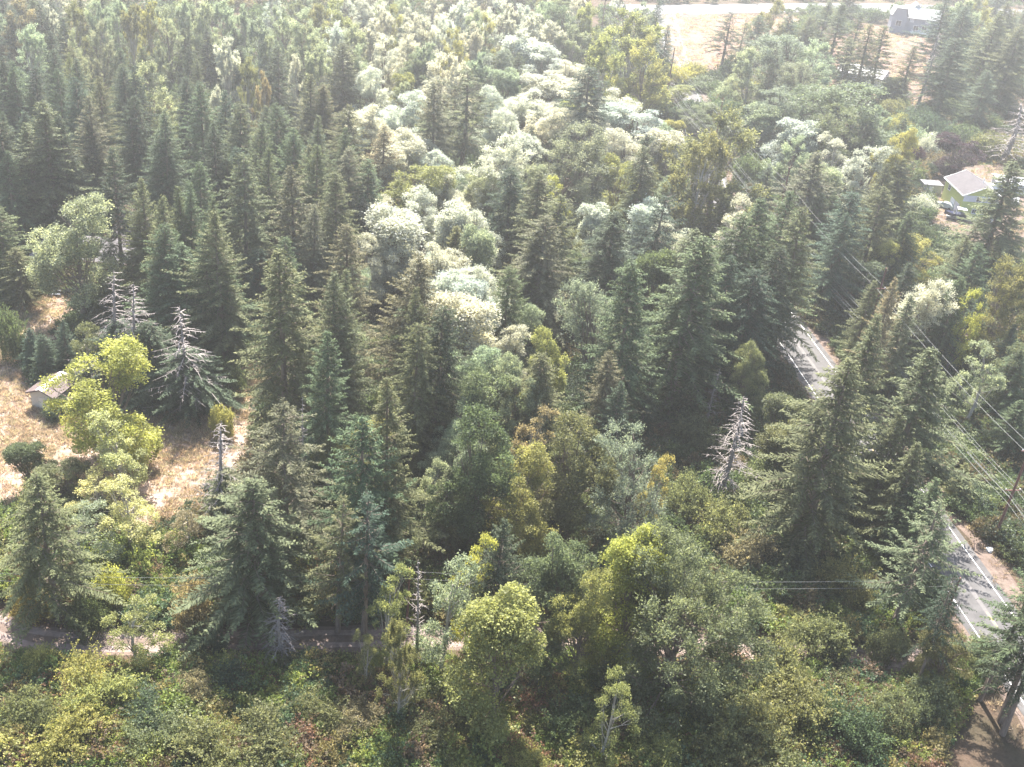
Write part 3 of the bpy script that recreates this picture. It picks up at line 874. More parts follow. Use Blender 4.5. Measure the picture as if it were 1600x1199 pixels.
def ribbon(pts, w0, w1, step=2.0):
    """left and right offset polylines of a path; w0..w1 lateral range"""
    P = [Vector((p[0], p[1], 0)) for p in pts]; out = []
    for i, p in enumerate(P):
        t = (P[min(i + 1, len(P) - 1)] - P[max(i - 1, 0)]).normalized(); n = Vector((t.y, -t.x, 0))
        out.append((p + n * w0, p + n * w1))
    return out
def strip(name, pts, w0, w1, z, m, parent=None, kind=None, wob=0.0, seed=0):
    rg = np.random.default_rng(seed); r = ribbon(pts, w0, w1); v = []; f = []
    for a, b in r: v += [(a.x + rg.normal(0, wob), a.y + rg.normal(0, wob), z), (b.x + rg.normal(0, wob), b.y + rg.normal(0, wob), z)]
    for i in range(len(r) - 1): f.append([2 * i, 2 * i + 1, 2 * i + 3, 2 * i + 2])
    o = bpy.data.objects.new(name, mesh_np(name, v, f, m)); COL.objects.link(o); o.parent = parent
    if kind: tag(o, kind=kind)
    return o
def smooth_path(ctrl, step=3.0):
    P = [Vector((p[0], p[1], 0)) for p in ctrl]; out = []
    for i in range(len(P) - 1):
        p0 = P[max(i - 1, 0)]; p1 = P[i]; p2 = P[i + 1]; p3 = P[min(i + 2, len(P) - 1)]; n = max(2, int((p2 - p1).length / step))
        for k in range(n):
            t = k / n; out.append(0.5 * ((2 * p1) + (p2 - p0) * t + (2 * p0 - 5 * p1 + 4 * p2 - p3) * t * t + (3 * p1 - p0 - 3 * p2 + p3) * t ** 3))
    out.append(P[-1]); return out
mid = lambda a, b: (a + b) / 2
c_near = mid(at(1488, 933), at(1561, 932)); c_far = mid(at(1253, 585), at(1308, 585)); dr = (c_far - c_near).normalized()
road_pts = smooth_path([c_near - dr * 160, c_near - dr * 70, c_near, c_far, c_far + dr * 45, at(1124, 330), at(1096, 230), at(1080, 170), at(1050, 60), at(1035, 12)])
M_ROAD = noisy_mat('asphalt', [(0.28, (0.045, 0.043, 0.044)), (0.5, (0.075, 0.071, 0.072)), (0.75, (0.105, 0.10, 0.10))], 0.45, 0.8, 0.25, 0.15, None, 8)
M_WHITE = noisy_mat('white_road_paint', [(0.25, (0.5, 0.48, 0.46)), (0.6, (0.78, 0.77, 0.75))], 1.5, 0.6, 0.3)
M_YELLOW = noisy_mat('yellow_road_paint', [(0.35, (0.2, 0.15, 0.1)), (0.6, (0.6, 0.42, 0.12))], 0.7, 0.6, 0.3)
M_PATCHR = noisy_mat('asphalt_seam', [(0.3, (0.09, 0.085, 0.085)), (0.7, (0.13, 0.12, 0.12))], 0.8, 0.75, 0.3)
road = strip('road', road_pts, -4.15, 4.15, 0.02, M_ROAD, kind='structure')
strip('white_edge_line', road_pts, -3.2, -3.09, 0.026, M_WHITE, road); strip('white_edge_line', road_pts, 3.09, 3.2, 0.026, M_WHITE, road)
strip('centre_seam', road_pts, -0.28, 0.28, 0.024, M_PATCHR, road, wob=0.05)
acc = 0; seg = []
for i in range(len(road_pts) - 1):
    acc += (road_pts[i + 1] - road_pts[i]).length
    if acc % 12 < 4: seg.append(road_pts[i])
    else:
        if len(seg) > 1: strip('yellow_centre_dash', seg, -0.08, 0.08, 0.029, M_YELLOW, road)
        seg = []
strip('road_shoulder', road_pts, 4.1, 6.6, 0.012, M_DIRT, kind='structure', wob=0.35, seed=2)
strip('road_shoulder', road_pts, -5.3, -4.1, 0.012, M_DIRT, kind='structure', wob=0.3, seed=3)
far_road = [at(x, y) for x, y in ((960, 14), (1040, 15), (1200, 13), (1330, 12), (1460, 14), (1620, 22))]
strip('far_road', smooth_path(far_road, 12), -7.5, 7.5, 0.035, plain('far_asphalt', (0.13, 0.13, 0.14)), kind='structure')
drive_pts = smooth_path([at(-160, 860), at(-60, 945), at(5, 982), at(60, 999), at(130, 1003), at(230, 1004), at(400, 1001), at(560, 998), at(700, 997), at(960, 1001), at(1200, 1019), at(1330, 1023), at(1430, 1030), at(1500, 1005)], 2)
drive = strip('driveway', drive_pts, -1.9, 1.9, 0.016, M_DIRT, kind='structure', wob=0.12, seed=5)
strip('wheel_track', drive_pts, -1.35, -0.5, 0.022, M_GRAVEL, drive, wob=0.06, seed=6); strip('wheel_track', drive_pts, 0.5, 1.35, 0.022, M_GRAVEL, drive, wob=0.06, seed=7)

# ------------------------------------------------------------------ buildings
M_GREENW = plain('green_wall_paint', (0.42, 0.46, 0.16)); M_TRIM = plain('white_trim', (0.78, 0.78, 0.78)); M_ROOFG = noisy_mat('grey_shingles', [(0.3, (0.07, 0.065, 0.07)), (0.7, (0.11, 0.10, 0.105))], 1.2, 0.9, 0.15)  # grey_shingles darkened to show the roof slope facing away from the sun
M_GLASS = plain('window_glass', (0.03, 0.035, 0.05), 0.08, 0.6); M_GREYW = plain('pale_grey_siding', (0.5, 0.52, 0.58)); M_DOOR = plain('garage_door_paint', (0.55, 0.55, 0.6))
M_BLUEG = plain('blue_grey_siding', (0.25, 0.26, 0.31)); M_BROWNW = plain('brown_wall', (0.20, 0.11, 0.10)); M_ROOFD = noisy_mat('dark_shingles', [(0.3, (0.10, 0.09, 0.095)), (0.7, (0.17, 0.155, 0.16))], 1.5, 0.75, 0.3)  # blue_grey_siding has distance haze on the far wall mixed into its colour
M_METALR = plain('pale_metal_roof', (0.4, 0.4, 0.4), 0.35, 0.5); M_CREAM = plain('cream_wall', (0.46, 0.41, 0.35)); M_BROWNR = noisy_mat('brown_roofing', [(0.3, (0.07, 0.05, 0.05)), (0.7, (0.12, 0.085, 0.08))], 1.5, 0.7, 0.3)
M_CONC = plain('concrete', (0.4, 0.38, 0.38)); M_DARK = plain('dark_rubber', (0.03, 0.03, 0.03)); M_NAVY = plain('navy_paint', (0.03, 0.035, 0.07), 0.25, 0.6)
M_POLE = noisy_mat('creosoted_pole', [(0.3, (0.11, 0.055, 0.045)), (0.7, (0.19, 0.10, 0.08))], 2, 0.8, 0.2, 0, (1, 1, 0.2)); M_WIRE = plain('aluminium_wire', (0.2, 0.2, 0.2), 0.6, 0.4, 0.0)

def gable_house(root, w, d, hw, rise, wallm, roofm, trim, over=0.45):
    """ridge along local y; w across, d deep; gable faces -y"""
    wall = MB(); wall.prism([(-w / 2, 0), (w / 2, 0), (w / 2, hw), (0, hw + rise), (-w / 2, hw)], -d / 2, d / 2); wo = wall.build('wall', wallm, root)
    k = rise / (w / 2); out = w / 2 + over; zt = 0.08
    roof = None
    for s in (-1, 1):
        r = MB(); a = [(0, hw + rise + zt), (s * out, hw + rise + zt - k * out), (s * out, hw + rise + zt + 0.16 - k * out), (0, hw + rise + zt + 0.16)]
        r.prism(a, -d / 2 - over, d / 2 + over); ro = r.build('roof', roofm, root)
        f = MB(); f.box((s * (out + 0.07), 0, hw + rise + zt + 0.06 - k * out), (0.13, d + 2 * over, 0.2)); f.build('gutter', trim, ro)
        for y in (-1, 1):
            b = MB(); yy = y * (d / 2 + over + 0.05); b.prism([(0, hw + rise + zt - 0.02), (s * out, hw + rise + zt - 0.02 - k * out), (s * out, hw + rise + zt + 0.2 - k * out), (0, hw + rise + zt + 0.2)], yy - 0.04, yy + 0.04)
            b.build('barge_board', trim, ro)
    return wo
def window(root, c, w, h, face, trim=None, name='window', glass=None):
    """face: '-y' gable front, '-x' left side; glass sits in a proud frame"""
    trim = trim or M_TRIM; fr = MB(); t = 0.1
    def bx(dx, dz, ww, hh, dep, mb, off):
        if face in ('-y', '+y'):
            s = -1 if face == '-y' else 1; mb.box((c[0] + dx, c[1] + s * off, c[2] + dz), (ww, dep, hh))
        else:
            s = -1 if face == '-x' else 1; mb.box((c[0] + s * off, c[1] + dx, c[2] + dz), (dep, ww, hh))
    bx(0, h / 2 + t / 2, w + 2 * t, t, 0.12, fr, 0.05); bx(0, -h / 2 - t / 2, w + 2 * t, t, 0.16, fr, 0.07)
    bx(-w / 2 - t / 2, 0, t, h, 0.11, fr, 0.052); bx(w / 2 + t / 2, 0, t, h, 0.11, fr, 0.052); bx(0, 0, 0.06, h, 0.07, fr, 0.045)
    f = fr.build(name, trim, root); gl = MB(); bx(0, 0, w - 0.004, h - 0.004, 0.04, gl, 0.02); gl.build('pane', glass or M_GLASS, f); return f
def orient(a, b):  # rotation that turns local +y onto a->b
    d = Vector(b) - Vector(a); return math.atan2(-d.x, d.y)

# green house: near gable corner and far corner of the left eave read off the photograph
HW = 5.2
pA = at(1507, 305, HW); pB = at(1478, 277, HW); rz = orient(pA, pB)
L = (pB - pA).length; Wd = 8.6
fx = Vector((math.cos(rz), math.sin(rz), 0)); fy = Vector((-math.sin(rz), math.cos(rz), 0))
L = 11.0
cc = pA + fx * (Wd / 2) + fy * (L / 2); cc.z = 0
gh = empty('house', cc, rz); tag(gh, 'lime green two-storey house with grey roof and white band at the right', 'house')
gable_house(gh, Wd, L, HW, 2.0, M_GREENW, M_ROOFG, M_TRIM)
b = MB(); b.box((0, -L / 2 - 0.03, 4.45), (Wd - 0.1, 0.06, 1.45)); b.build('white_siding_band', M_GREYW, gh)
for x in (-0.6, 2.2): window(gh, (x, -L / 2 - 0.06, 4.45), 1.3, 1.1, '-y')
for x in (-0.9, 1.0): window(gh, (x, -L / 2, 1.5), 1.0, 1.0, '-y')
for y in (-3.5, -0.9):
    b = MB(); b.box((-Wd / 2 - 0.05, y, 1.35), (0.1, 2.3, 2.5)); do = b.build('garage_door', M_DOOR, gh)
    h = MB(); h.box((-Wd / 2 - 0.13, y, 0.5), (0.05, 0.3, 0.06)); h.build('handle', M_TRIM, do)
window(gh, (-Wd / 2, 2.6, 3.9), 1.2, 1.0, '-x')
b = MB(); b.box((0.3, -L / 2 - 1.2, 0.09), (Wd + 1.5, 2.3, 0.15)); b.build('walkway', M_CONC, gh)
b = MB(); b.tube([(2.4, 1.0, 6.2), (2.4, 1.0, 7.3)], 0.12, 6); b.build('vent_pipe', M_TRIM, gh)

# low shed left of the green house
p = at(1452, 300); sh = empty('shed', p, rz); tag(sh, 'low grey shed with a pale flat roof left of the green house', 'shed')
b = MB(); b.box((0, 0, 1.1), (4.4, 3.2, 2.2)); b.build('wall', plain('weathered_board', (0.2, 0.2, 0.23)), sh)
b = MB(); b.box((0, 0, 2.3), (4.8, 3.6, 0.14)); b.build('roof', plain('weathered_metal', (0.13, 0.13, 0.14)), sh); b = MB(); b.box((-0.5, -1.63, 1.0), (1.0, 0.06, 1.9)); b.build('door', M_GREYW, sh)

# dark boat on a trailer and white canopy in the yard
p = at(1492, 343); bt = empty('boat', p, math.radians(80)); tag(bt, 'dark navy motorboat with a white canopy parked before the green house', 'boat')
hv = []; hf = []; sec = [(-2.6, 1.0, 0.9), (-1.0, 1.1, 0.85), (0.8, 1.0, 0.8), (2.0, 0.6, 0.95), (2.7, 0.05, 1.15)]
m_ = MB()
for y, w_, z0 in sec: m_.v += [(-w_, y, z0 + 0.75), (-w_ * 0.75, y, z0 + 0.1), (0, y, z0 - 0.2), (w_ * 0.75, y, z0 + 0.1), (w_, y, z0 + 0.75), (w_ * 0.85, y, z0 + 0.72), (0, y, z0 + 0.55), (-w_ * 0.85, y, z0 + 0.72)]
for i in range(len(sec) - 1):
    for k in range(8): m_.f.append([i * 8 + k, i * 8 + (k + 1) % 8, (i + 1) * 8 + (k + 1) % 8, (i + 1) * 8 + k])
m_.f.append(list(range(8))[::-1]); m_.f.append([32 + k for k in range(8)]); m_.build('hull', M_NAVY, bt)
b = MB(); b.box((0, -0.9, 2.75), (1.7, 2.0, 0.08)); [b.tube([(sx * 0.75, -0.9 + sy * 0.9, 1.5), (sx * 0.75, -0.9 + sy * 0.9, 2.72)], 0.03, 5) for sx in (-1, 1) for sy in (-1, 1)]; b.build('canopy', M_TRIM, bt)
b = MB(); b.poly([(-0.7, 0.7, 1.5), (0.7, 0.7, 1.5), (0.6, 0.4, 2.1), (-0.6, 0.4, 2.1)]); b.build('windscreen', M_GLASS, bt)
b = MB(); b.box((0, -0.2, 0.45), (1.5, 4.4, 0.12)); b.box((0, 3.1, 0.45), (0.12, 1.8, 0.1)); tr_ = b.build('trailer', plain('galvanised', (0.4, 0.4, 0.42), 0.4, 0.5, 0.6), bt)
for s in (-1, 1): b = MB(); b.tube([(s * 0.85, -0.7, 0.33), (s * 1.03, -0.7, 0.33)], 0.33, 12); b.build('wheel', M_DARK, bt)

def car(name, loc, rz, paint, label, van=False):
    c = empty(name, loc, rz); tag(c, label, 'van' if van else 'car'); b = MB()
    if van: out = [(-2.4, 0.35), (2.4, 0.35), (2.45, 1.0), (2.0, 1.15), (1.5, 1.95), (-2.3, 2.0), (-2.45, 1.2)]
    else: out = [(-2.2, 0.35), (2.2, 0.35), (2.25, 0.8), (1.1, 0.95), (0.5, 1.42), (-1.2, 1.45), (-2.1, 1.0)]
    n = len(out); v = []
    for y, s in ((-0.9, 1.0), (-0.75, 1.0), (0.75, 1.0), (0.9, 1.0)): pass
    b.v = [(x, y * (0.80 if z > 1.0 else 1.0), z) for y in (-0.88, 0.88) for x, z in out]
    b.f = [list(range(n)), [n + i for i in range(n)][::-1]] + [[(i + 1) % n, i, n + i, n + (i + 1) % n] for i in range(n)]
    b.build('body', paint, c)
    q = MB()
    if van: q.poly([(1.96, -0.62, 1.22), (1.96, 0.62, 1.22), (1.57, 0.6, 1.9), (1.57, -0.6, 1.9)])
    else: q.poly([(1.1, -0.66, 0.99), (1.1, 0.66, 0.99), (0.54, 0.6, 1.4), (0.54, -0.6, 1.4)])
    q.build('windscreen', M_GLASS, c)
    for x in (-1.4, 1.4):
        for s in (-1, 1): w = MB(); w.tube([(x, s * 0.78, 0.34), (x, s * 0.95, 0.34)], 0.34, 12); w.build('wheel', M_DARK, c)
    return c
car('white_van', at(1542, 300), 0.4, M_TRIM, 'white van parked behind the right side of the green house', True)
car('parked_car', at(1585, 318), 1.2, M_METALR, 'pale car half hidden by the dark fir right of the green house')
car('parked_car', at(1476, 325), 2.4, plain('silver_green_paint', (0.35, 0.4, 0.38), 0.3), 'silver-green car parked close to the garage doors of the green house')
# long pale outbuilding right of the green house
p = at(1592, 300); ob = empty('mobile_home', p, 0.05); tag(ob, 'long white low building seen through the fir right of the green house', 'building')
gable_house(ob, 5.0, 13.0, 2.6, 0.7, M_GREYW, M_METALR, M_TRIM, 0.3); ob.rotation_euler = (0, 0, math.radians(82))
window(ob, (-2.5, 2.0, 1.5), 1.2, 1.0, '-x'); window(ob, (-2.5, -2.0, 1.5), 1.2, 1.0, '-x')

# far grey house, its roof pale in the picture
p = at(1424, 50); fh = empty('house', p, math.radians(-4)); tag(fh, 'big blue-grey two-storey house with a pale roof and white deck at the far top right', 'house')
k = 1.0
b = MB(); b.box((0, 0, 3.0), (17.5, 9.0, 6.0)); b.build('wall', M_BLUEG, fh)
r = MB(); zz = 6.0
r.poly([(-9.2, -5.0, zz), (9.2, -5.0, zz), (9.2, 0, zz + 3.2), (-9.2, 0, zz + 3.2)]).poly([(-9.2, 5.0, zz), (-9.2, 0, zz + 3.2), (9.2, 0, zz + 3.2), (9.2, 5.0, zz)])
r.poly([(-9.2, -5.0, zz - 0.2), (-9.2, 5.0, zz - 0.2), (9.2, 5.0, zz - 0.2), (9.2, -5.0, zz - 0.2)])
for s in (-1, 1): r.poly([(s * 9.2, -5, zz - .2), (s * 9.2, -5, zz), (s * 9.2, 0, zz + 3.2), (s * 9.2, 5, zz), (s * 9.2, 5, zz - .2)])
r.poly([(-9.2, -5.0, zz - 0.2), (9.2, -5.0, zz - 0.2), (9.2, -5.0, zz), (-9.2, -5.0, zz)])
ro = r.build('roof', M_METALR, fh)
b = MB(); b.prism([(-9.9, 0), (-4.4, 0), (-4.4, 6.6), (-5.4, 9.2), (-8.9, 9.2), (-9.9, 6.6)], -6.2, -4.55); b.build('gambrel_wing', M_BLUEG, fh)
b = MB(); b.prism([(-4.1, 6.4), (-3.9, 6.5), (-5.1, 9.5), (-9.2, 9.5), (-10.4, 6.5), (-10.2, 6.4), (-9.05, 9.3), (-5.25, 9.3)], -6.6, -1.0); b.build('gambrel_roof', M_METALR, fh)
b = MB(); b.prism([(-4.0, 7.0), (0, 10.6), (4.0, 7.0)], 0.2, 5.6); b.build('cross_gable_roof', M_METALR, fh)
window(fh, (-7.2, -6.2, 3.8), 2.0, 2.0, '-y')
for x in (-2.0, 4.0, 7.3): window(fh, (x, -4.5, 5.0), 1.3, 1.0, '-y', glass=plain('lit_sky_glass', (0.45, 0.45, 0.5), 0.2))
window(fh, (0.2, -4.5, 2.2), 1.9, 2.1, '-y'); window(fh, (3.4, -4.5, 2.2), 1.9, 2.1, '-y'); window(fh, (7.0, -4.5, 2.4), 1.5, 1.3, '-y')
dk = MB(); dk.box((1.6, -5.6, 0.9), (7.0, 2.1, 0.2)); do = dk.build('deck', M_TRIM, fh)
rl = MB(); rl.box((1.6, -6.6, 1.95), (7.0, 0.08, 0.1)); [rl.box((-1.85 + 0.35 * i, -6.6, 1.45), (0.1, 0.06, 0.95)) for i in range(20)]; rl.build('railing', M_TRIM, do)

# white outbuilding whose roof is blown out between the slim firs
p = at(1346, 128); wb = empty('shed', p, math.radians(62)); tag(wb, 'white-roofed outbuilding glimpsed between slim firs below the far grey house', 'shed')
gable_house(wb, 11, 14, 3.2, 1.6, M_GREYW, M_METALR, M_TRIM, 0.4); window(wb, (-5.5, 0, 1.6), 1.2, 1.0, '-x')

# brown-walled house at the left
p = at(132, 432); bh = empty('house', p + Vector((0, 5.0, 0)), math.radians(2)); tag(bh, 'brown-walled house with a dark shingled roof partly under the large pale maple', 'house')
wall = MB(); wall.box((0, 0, 1.45), (17.5, 9.0, 2.9)); wall.build('wall', M_BROWNW, bh)
for nm, pts in (('roof', [(-9.2, -5.0, 2.95), (9.2, -5.0, 2.95), (7.4, 0, 5.2), (-7.4, 0, 5.2)]), ('roof', [(9.2, 5.0, 2.95), (-9.2, 5.0, 2.95), (-7.4, 0, 5.2), (7.4, 0, 5.2)]),
                ('hip', [(-9.2, 5.0, 2.95), (-9.2, -5.0, 2.95), (-7.4, 0, 5.2)]), ('hip', [(9.2, -5.0, 2.95), (9.2, 5.0, 2.95), (7.4, 0, 5.2)])):
    m_ = MB(); n_ = len(pts); m_.v = [tuple(q) for q in pts] + [(q[0], q[1], q[2] - 0.15) for q in pts]
    m_.f = [list(range(n_)), [n_ + i for i in range(n_)][::-1]] + [[(i + 1) % n_, i, n_ + i, n_ + (i + 1) % n_] for i in range(n_)]; m_.build(nm, M_ROOFD, bh)
b = MB(); b.box((0, -5.06, 2.84), (18.4, 0.1, 0.16)); b.build('gutter', plain('brown_trim', (0.3, 0.2, 0.18)), bh)
window(bh, (-5.4, -4.5, 1.6), 1.3, 1.0, '-y', plain('dark_trim', (0.12, 0.08, 0.07))); window(bh, (-1.0, -4.5, 1.6), 1.6, 1.1, '-y', plain('dark_trim', (0.12, 0.08, 0.07)))
b = MB(); b.box((-3.2, -4.54, 1.05), (0.95, 0.08, 2.05)); b.build('door', plain('door_brown', (0.12, 0.07, 0.06)), bh)
b = MB(); b.box((2.0, 1.2, 4.9), (0.8, 0.8, 2.2)); b.build('chimney', plain('brick_red', (0.25, 0.12, 0.09)), bh)
# carport roof with a light edge, at the right end
p = at(184, 402); cp = empty('garage', p + Vector((1, 7, 0)), math.radians(-3)); tag(cp, 'garage with a blue-grey roof and pale rear slope right of the brown-walled house', 'garage')
b = MB(); b.box((0, 0, 1.3), (6.0, 7.6, 2.6)); b.build('wall', M_BROWNW, cp)
b = MB(); b.poly([(-3.4, -4.4, 2.65), (3.4, -4.4, 2.65), (3.4, 2.6, 4.3), (-3.4, 2.6, 4.3)]); b.poly([(-3.4, -4.4, 2.5), (-3.4, 2.6, 4.15), (3.4, 2.6, 4.15), (3.4, -4.4, 2.5)]); b.poly([(-3.4, -4.4, 2.5), (3.4, -4.4, 2.5), (3.4, -4.4, 2.65), (-3.4, -4.4, 2.65)]); b.build('roof', M_ROOFG, cp)
b = MB(); b.poly([(-3.4, 2.6, 4.304), (3.4, 2.6, 4.304), (3.4, 4.8, 3.6), (-3.4, 4.8, 3.6)]); b.build('rear_roof_slope', M_METALR, cp)
b = MB(); b.box((0, -3.84, 1.15), (2.6, 0.08, 2.2)); b.build('garage_door', M_DOOR, cp)
# pale bench / wheelbarrow by the wall
wbw = empty('garden_bench', at(88, 463), 0.2); tag(wbw, 'small pale grey bench on the dry lawn before the brown-walled house', 'bench')
b = MB(); b.box((0, 0, 0.45), (1.6, 0.5, 0.08)); b.build('seat', M_GREYW, wbw)
for s in (-1, 1): b = MB(); b.box((s * 0.65, 0, 0.2), (0.08, 0.4, 0.4)); b.build('leg', M_GREYW, wbw)
b = MB(); b.box((0, 0.26, 0.75), (1.6, 0.06, 0.4)); b.build('backrest', M_GREYW, wbw)

# small white shed and dark one behind
pS = at(71, 641); sr = math.radians(-12); ss = empty('shed', pS + Vector((0.3, 2.2, 0)), sr); tag(ss, 'small cream shed with a white strip along its brown roof ridge', 'shed')
gable_house(ss, 3.6, 4.6, 2.5, 0.75, M_CREAM, M_BROWNR, M_BROWNR, 0.35)
b = MB(); b.prism([(-0.6, 3.25 + 0.06), (0, 3.25 + 0.27), (0.6, 3.25 + 0.06), (0, 3.25 + 0.2)], -2.7, 2.7); b.build('white_ridge_strip', M_TRIM, ss)
b = MB(); b.box((0, -2.33, 1.0), (1.1, 0.05, 1.95)); b.build('door', plain('cream_door', (0.56, 0.5, 0.43)), ss)
s2 = empty('shed', pS + Vector((3.6, 8.6, 0)), sr - 0.3); tag(s2, 'dark low shed tucked behind the small cream shed', 'shed')
gable_house(s2, 4.2, 3.4, 1.9, 0.6, plain('dark_boards', (0.10, 0.08, 0.08)), M_ROOFD, M_ROOFD, 0.3); s2.rotation_euler = (0, 0, math.radians(78))

# ------------------------------------------------------------------ utility poles and wires
def utility_pole(base, h, rz, label, arms=((0.79, 1.9), (0.45, 2.2)), lean=0.0, r=0.2, group='utility poles along the road'):
    t = empty('utility_pole', base, rz); tag(t, label, 'utility pole', group)
    b = MB(); b.tube([(0, 0, -0.5), (0, 0, h * 0.5), (0, 0, h)], [r, r * 0.85, r * 0.65], 9); b.build('pole', M_POLE, t)
    for q, w in arms:
        a = MB(); a.box((0, 0.2, h * q), (w, 0.12, 0.14)); ao = a.build('crossarm', M_POLE, t)
        i_ = MB(); [i_.tube([(s, 0.2, h * q + 0.07), (s, 0.2, h * q + 0.3)], 0.06, 6) for s in (-w / 2 + 0.12, w / 2 - 0.12)]; i_.build('insulator', M_TRIM, ao)
        br = MB(); [br.tube([(s * w * 0.32, 0.22, h * q - 0.05), (0, 0.22, h * q - 0.65)], 0.025, 4) for s in (-1, 1)]; br.build('brace', M_WIRE, ao)
    return t
pole_base = at(1552, 845); PH = 18.0; sp = 46.0; road_side = dr
poles = []
def pole_at(k): q = pole_base + dr * (sp * k); return Vector((q.x, q.y, 0))
ANG = math.atan2(-dr.x, dr.y)
labels = {-1: 'brown wooden utility pole near the bottom right, beside the road', 0: 'brown wooden utility pole with two crossarms at the right edge of the road', 1: 'utility pole hidden among roadside firs next along the line'}
for k in range(-1, 7):
    utility_pole(pole_at(k), PH, ANG, labels.get(k, 'distant wooden utility pole on the road line behind the fir clump'))
side = Vector((math.cos(ANG), math.sin(ANG), 0))
wires = [(-0.83, 0.79), (0.83, 0.79), (-0.98, 0.45), (0.3, 0.45), (0.98, 0.45), (-0.3, 0.385), (0.25, 0.36), (-0.25, 0.335)]
for j, (off, q) in enumerate(wires):
    pts = []
    off = off if abs(off) < 1.5 else (0.98 if off > 0 else -0.98)
    for k in range(-1, 6):
        a = pole_at(k) + side * off + Vector((0, 0, PH * q + 0.3)); b_ = pole_at(k + 1) + side * off + Vector((0, 0, PH * q + 0.3)); sag = 0.7 + 0.1 * (j % 3)
        for i in range(10): t = i / 10; pts.append(a.lerp(b_, t) - Vector((0, 0, 4 * sag * t * (1 - t))))
    w = MB(); w.tube(pts, 0.018 if j < 5 else 0.022, 5, False); o = w.build('power_line', M_WIRE)
    tag(o, ['power line on the left insulator of the top crossarm along the road', 'power line on the right insulator of the top crossarm along the road', 'power line on the left end of the lower crossarm along the road', 'power line at the middle of the lower crossarm along the road', 'power line on the right end of the lower crossarm along the road',
            'upper communication cable below the crossarms along the road', 'middle communication cable below the crossarms along the road', 'lowest communication cable on the roadside poles'][j], 'power line', 'overhead wires along the road')
# service wires along the driveway
pl = at(-70, 1015) ; pr = at(1535, 1050); 
end = [at(-60, 893, 8.0), at(640, 893, 8.0), at(1500, 905, 8.2)]
for z_, nm in ((0.0, 'upper thin service wire strung along the driveway'), (-1.0, 'lower thin service wire strung along the driveway')):
    pts = []
    for a, b_ in zip(end[:-1], end[1:]):
        for i in range(16): t = i / 16; pts.append(a.lerp(b_, t) + Vector((0, 0, z_ - 4 * 0.9 * t * (1 - t))))
    pts.append(end[-1] + Vector((0, 0, z_))); w = MB(); w.tube(pts, 0.016, 5, False); o = w.build('service_wire', M_WIRE); tag(o, nm, 'power line', 'wires along the driveway')
for e_, lb in zip(end, ('service pole at the left end of the driveway wires', 'service pole hidden in the firs beside the driveway', 'service pole where the driveway wires reach the road')):
    utility_pole(Vector((e_.x, e_.y, 0)), 8.4, 0, lb, arms=(), r=0.15, group='service poles along the driveway')

# roadside bits
for (x, y, s, lb) in ((1546, 861, 0.55, 'white angular block lying on the dirt shoulder under the utility pole'), (1292, 521, 0.5, 'white rock beside the far stretch of road'), (1424, 803, 0.6, 'white block glimpsed between the road and the leaning fir')):
    import bmesh
    bm = bmesh.new(); bmesh.ops.create_icosphere(bm, subdivisions=2, radius=s); rr = random.Random(x)
    for v in bm.verts: v.co *= rr.uniform(0.75, 1.1); v.co.z *= 0.6
    me = bpy.data.meshes.new('rock'); bm.to_mesh(me); bm.free(); me.materials.append(M_TRIM); o = bpy.data.objects.new('rock', me); COL.objects.link(o)
    q = at(x, y); o.location = (q.x, q.y, s * 0.35); tag(o, lb, 'rock')

def foot(o, w, dd):
    c, s = math.cos(o.rotation_euler.z), math.sin(o.rotation_euler.z)
    return [(o.location.x + x * c - y * s, o.location.y + x * s + y * c) for x, y in ((-w, -dd), (w, -dd), (w, dd), (-w, dd))]
HOUSES = [foot(bh, 11, 7), foot(cp, 5, 6.5), foot(gh, 6.5, 8), foot(fh, 12, 9), foot(wb, 8, 9), foot(ob, 4.5, 8), foot(ss, 3, 3.6), foot(s2, 3, 3)]
CLEAR = HOUSES + [POLY[k] for k in ('lawn_front', 'field', 'clearing_strip', 'gap', 'field_arm', 'yard', 'lawn_r', 'far_yard', 'far_field')]
ROADW = [(p.x, p.y) for p in road_pts]; DRIVEW = [(p.x, p.y) for p in drive_pts]; FARR = [(p.x, p.y) for p in smooth_path(far_road, 8)]
RA, DA, FA = np.array(ROADW), np.array(DRIVEW), np.array(FARR)
def clear_of(x, y, rr=7.5, rd=3.0):
    if any(in_poly(x, y, p) for p in CLEAR): return False
    if np.min(np.hypot(RA[:, 0] - x, RA[:, 1] - y)) < rr: return False
    if np.min(np.hypot(FA[:, 0] - x, FA[:, 1] - y)) < rr + 4: return False
    return np.min(np.hypot(DA[:, 0] - x, DA[:, 1] - y)) >= rd
# ------------------------------------------------------------------ trees
rnd = random.Random(7); placed = []; MADE = []
REGION = [
    ('the dense fir stand above the brown-walled house', lambda x, y: x < 215 and y < 440),
    ('the fir stand between the reddish strip and the bleached maples', lambda x, y: x < 600 and 60 <= y < 480),
    ('the row of far treetops along the upper left edge', lambda x, y: x < 480 and y < 60),
    ('the bleached sunlit crowns of the upper centre', lambda x, y: x < 1060 and y < 240),
    ('the mixed wood right of the bleached band', lambda x, y: 780 <= x < 1140 and 240 <= y < 700),
    ('the bleached band running down the centre', lambda x, y: 480 <= x < 860 and 180 <= y < 620),
    ('the far right woods around the yards', lambda x, y: x >= 1060 and y < 240),
    ('the shaded conifers beside the power lines', lambda x, y: x >= 1120 and 240 <= y < 600),
    ('the trees at the right edge beside the road', lambda x, y: x >= 1300 and y >= 500),
    ('the trees around the dry field', lambda x, y: x < 420 and 440 <= y < 860),
    ('the brush below the driveway', lambda x, y: y >= 1000),
    ('the trees in the middle foreground', lambda x, y: True)]
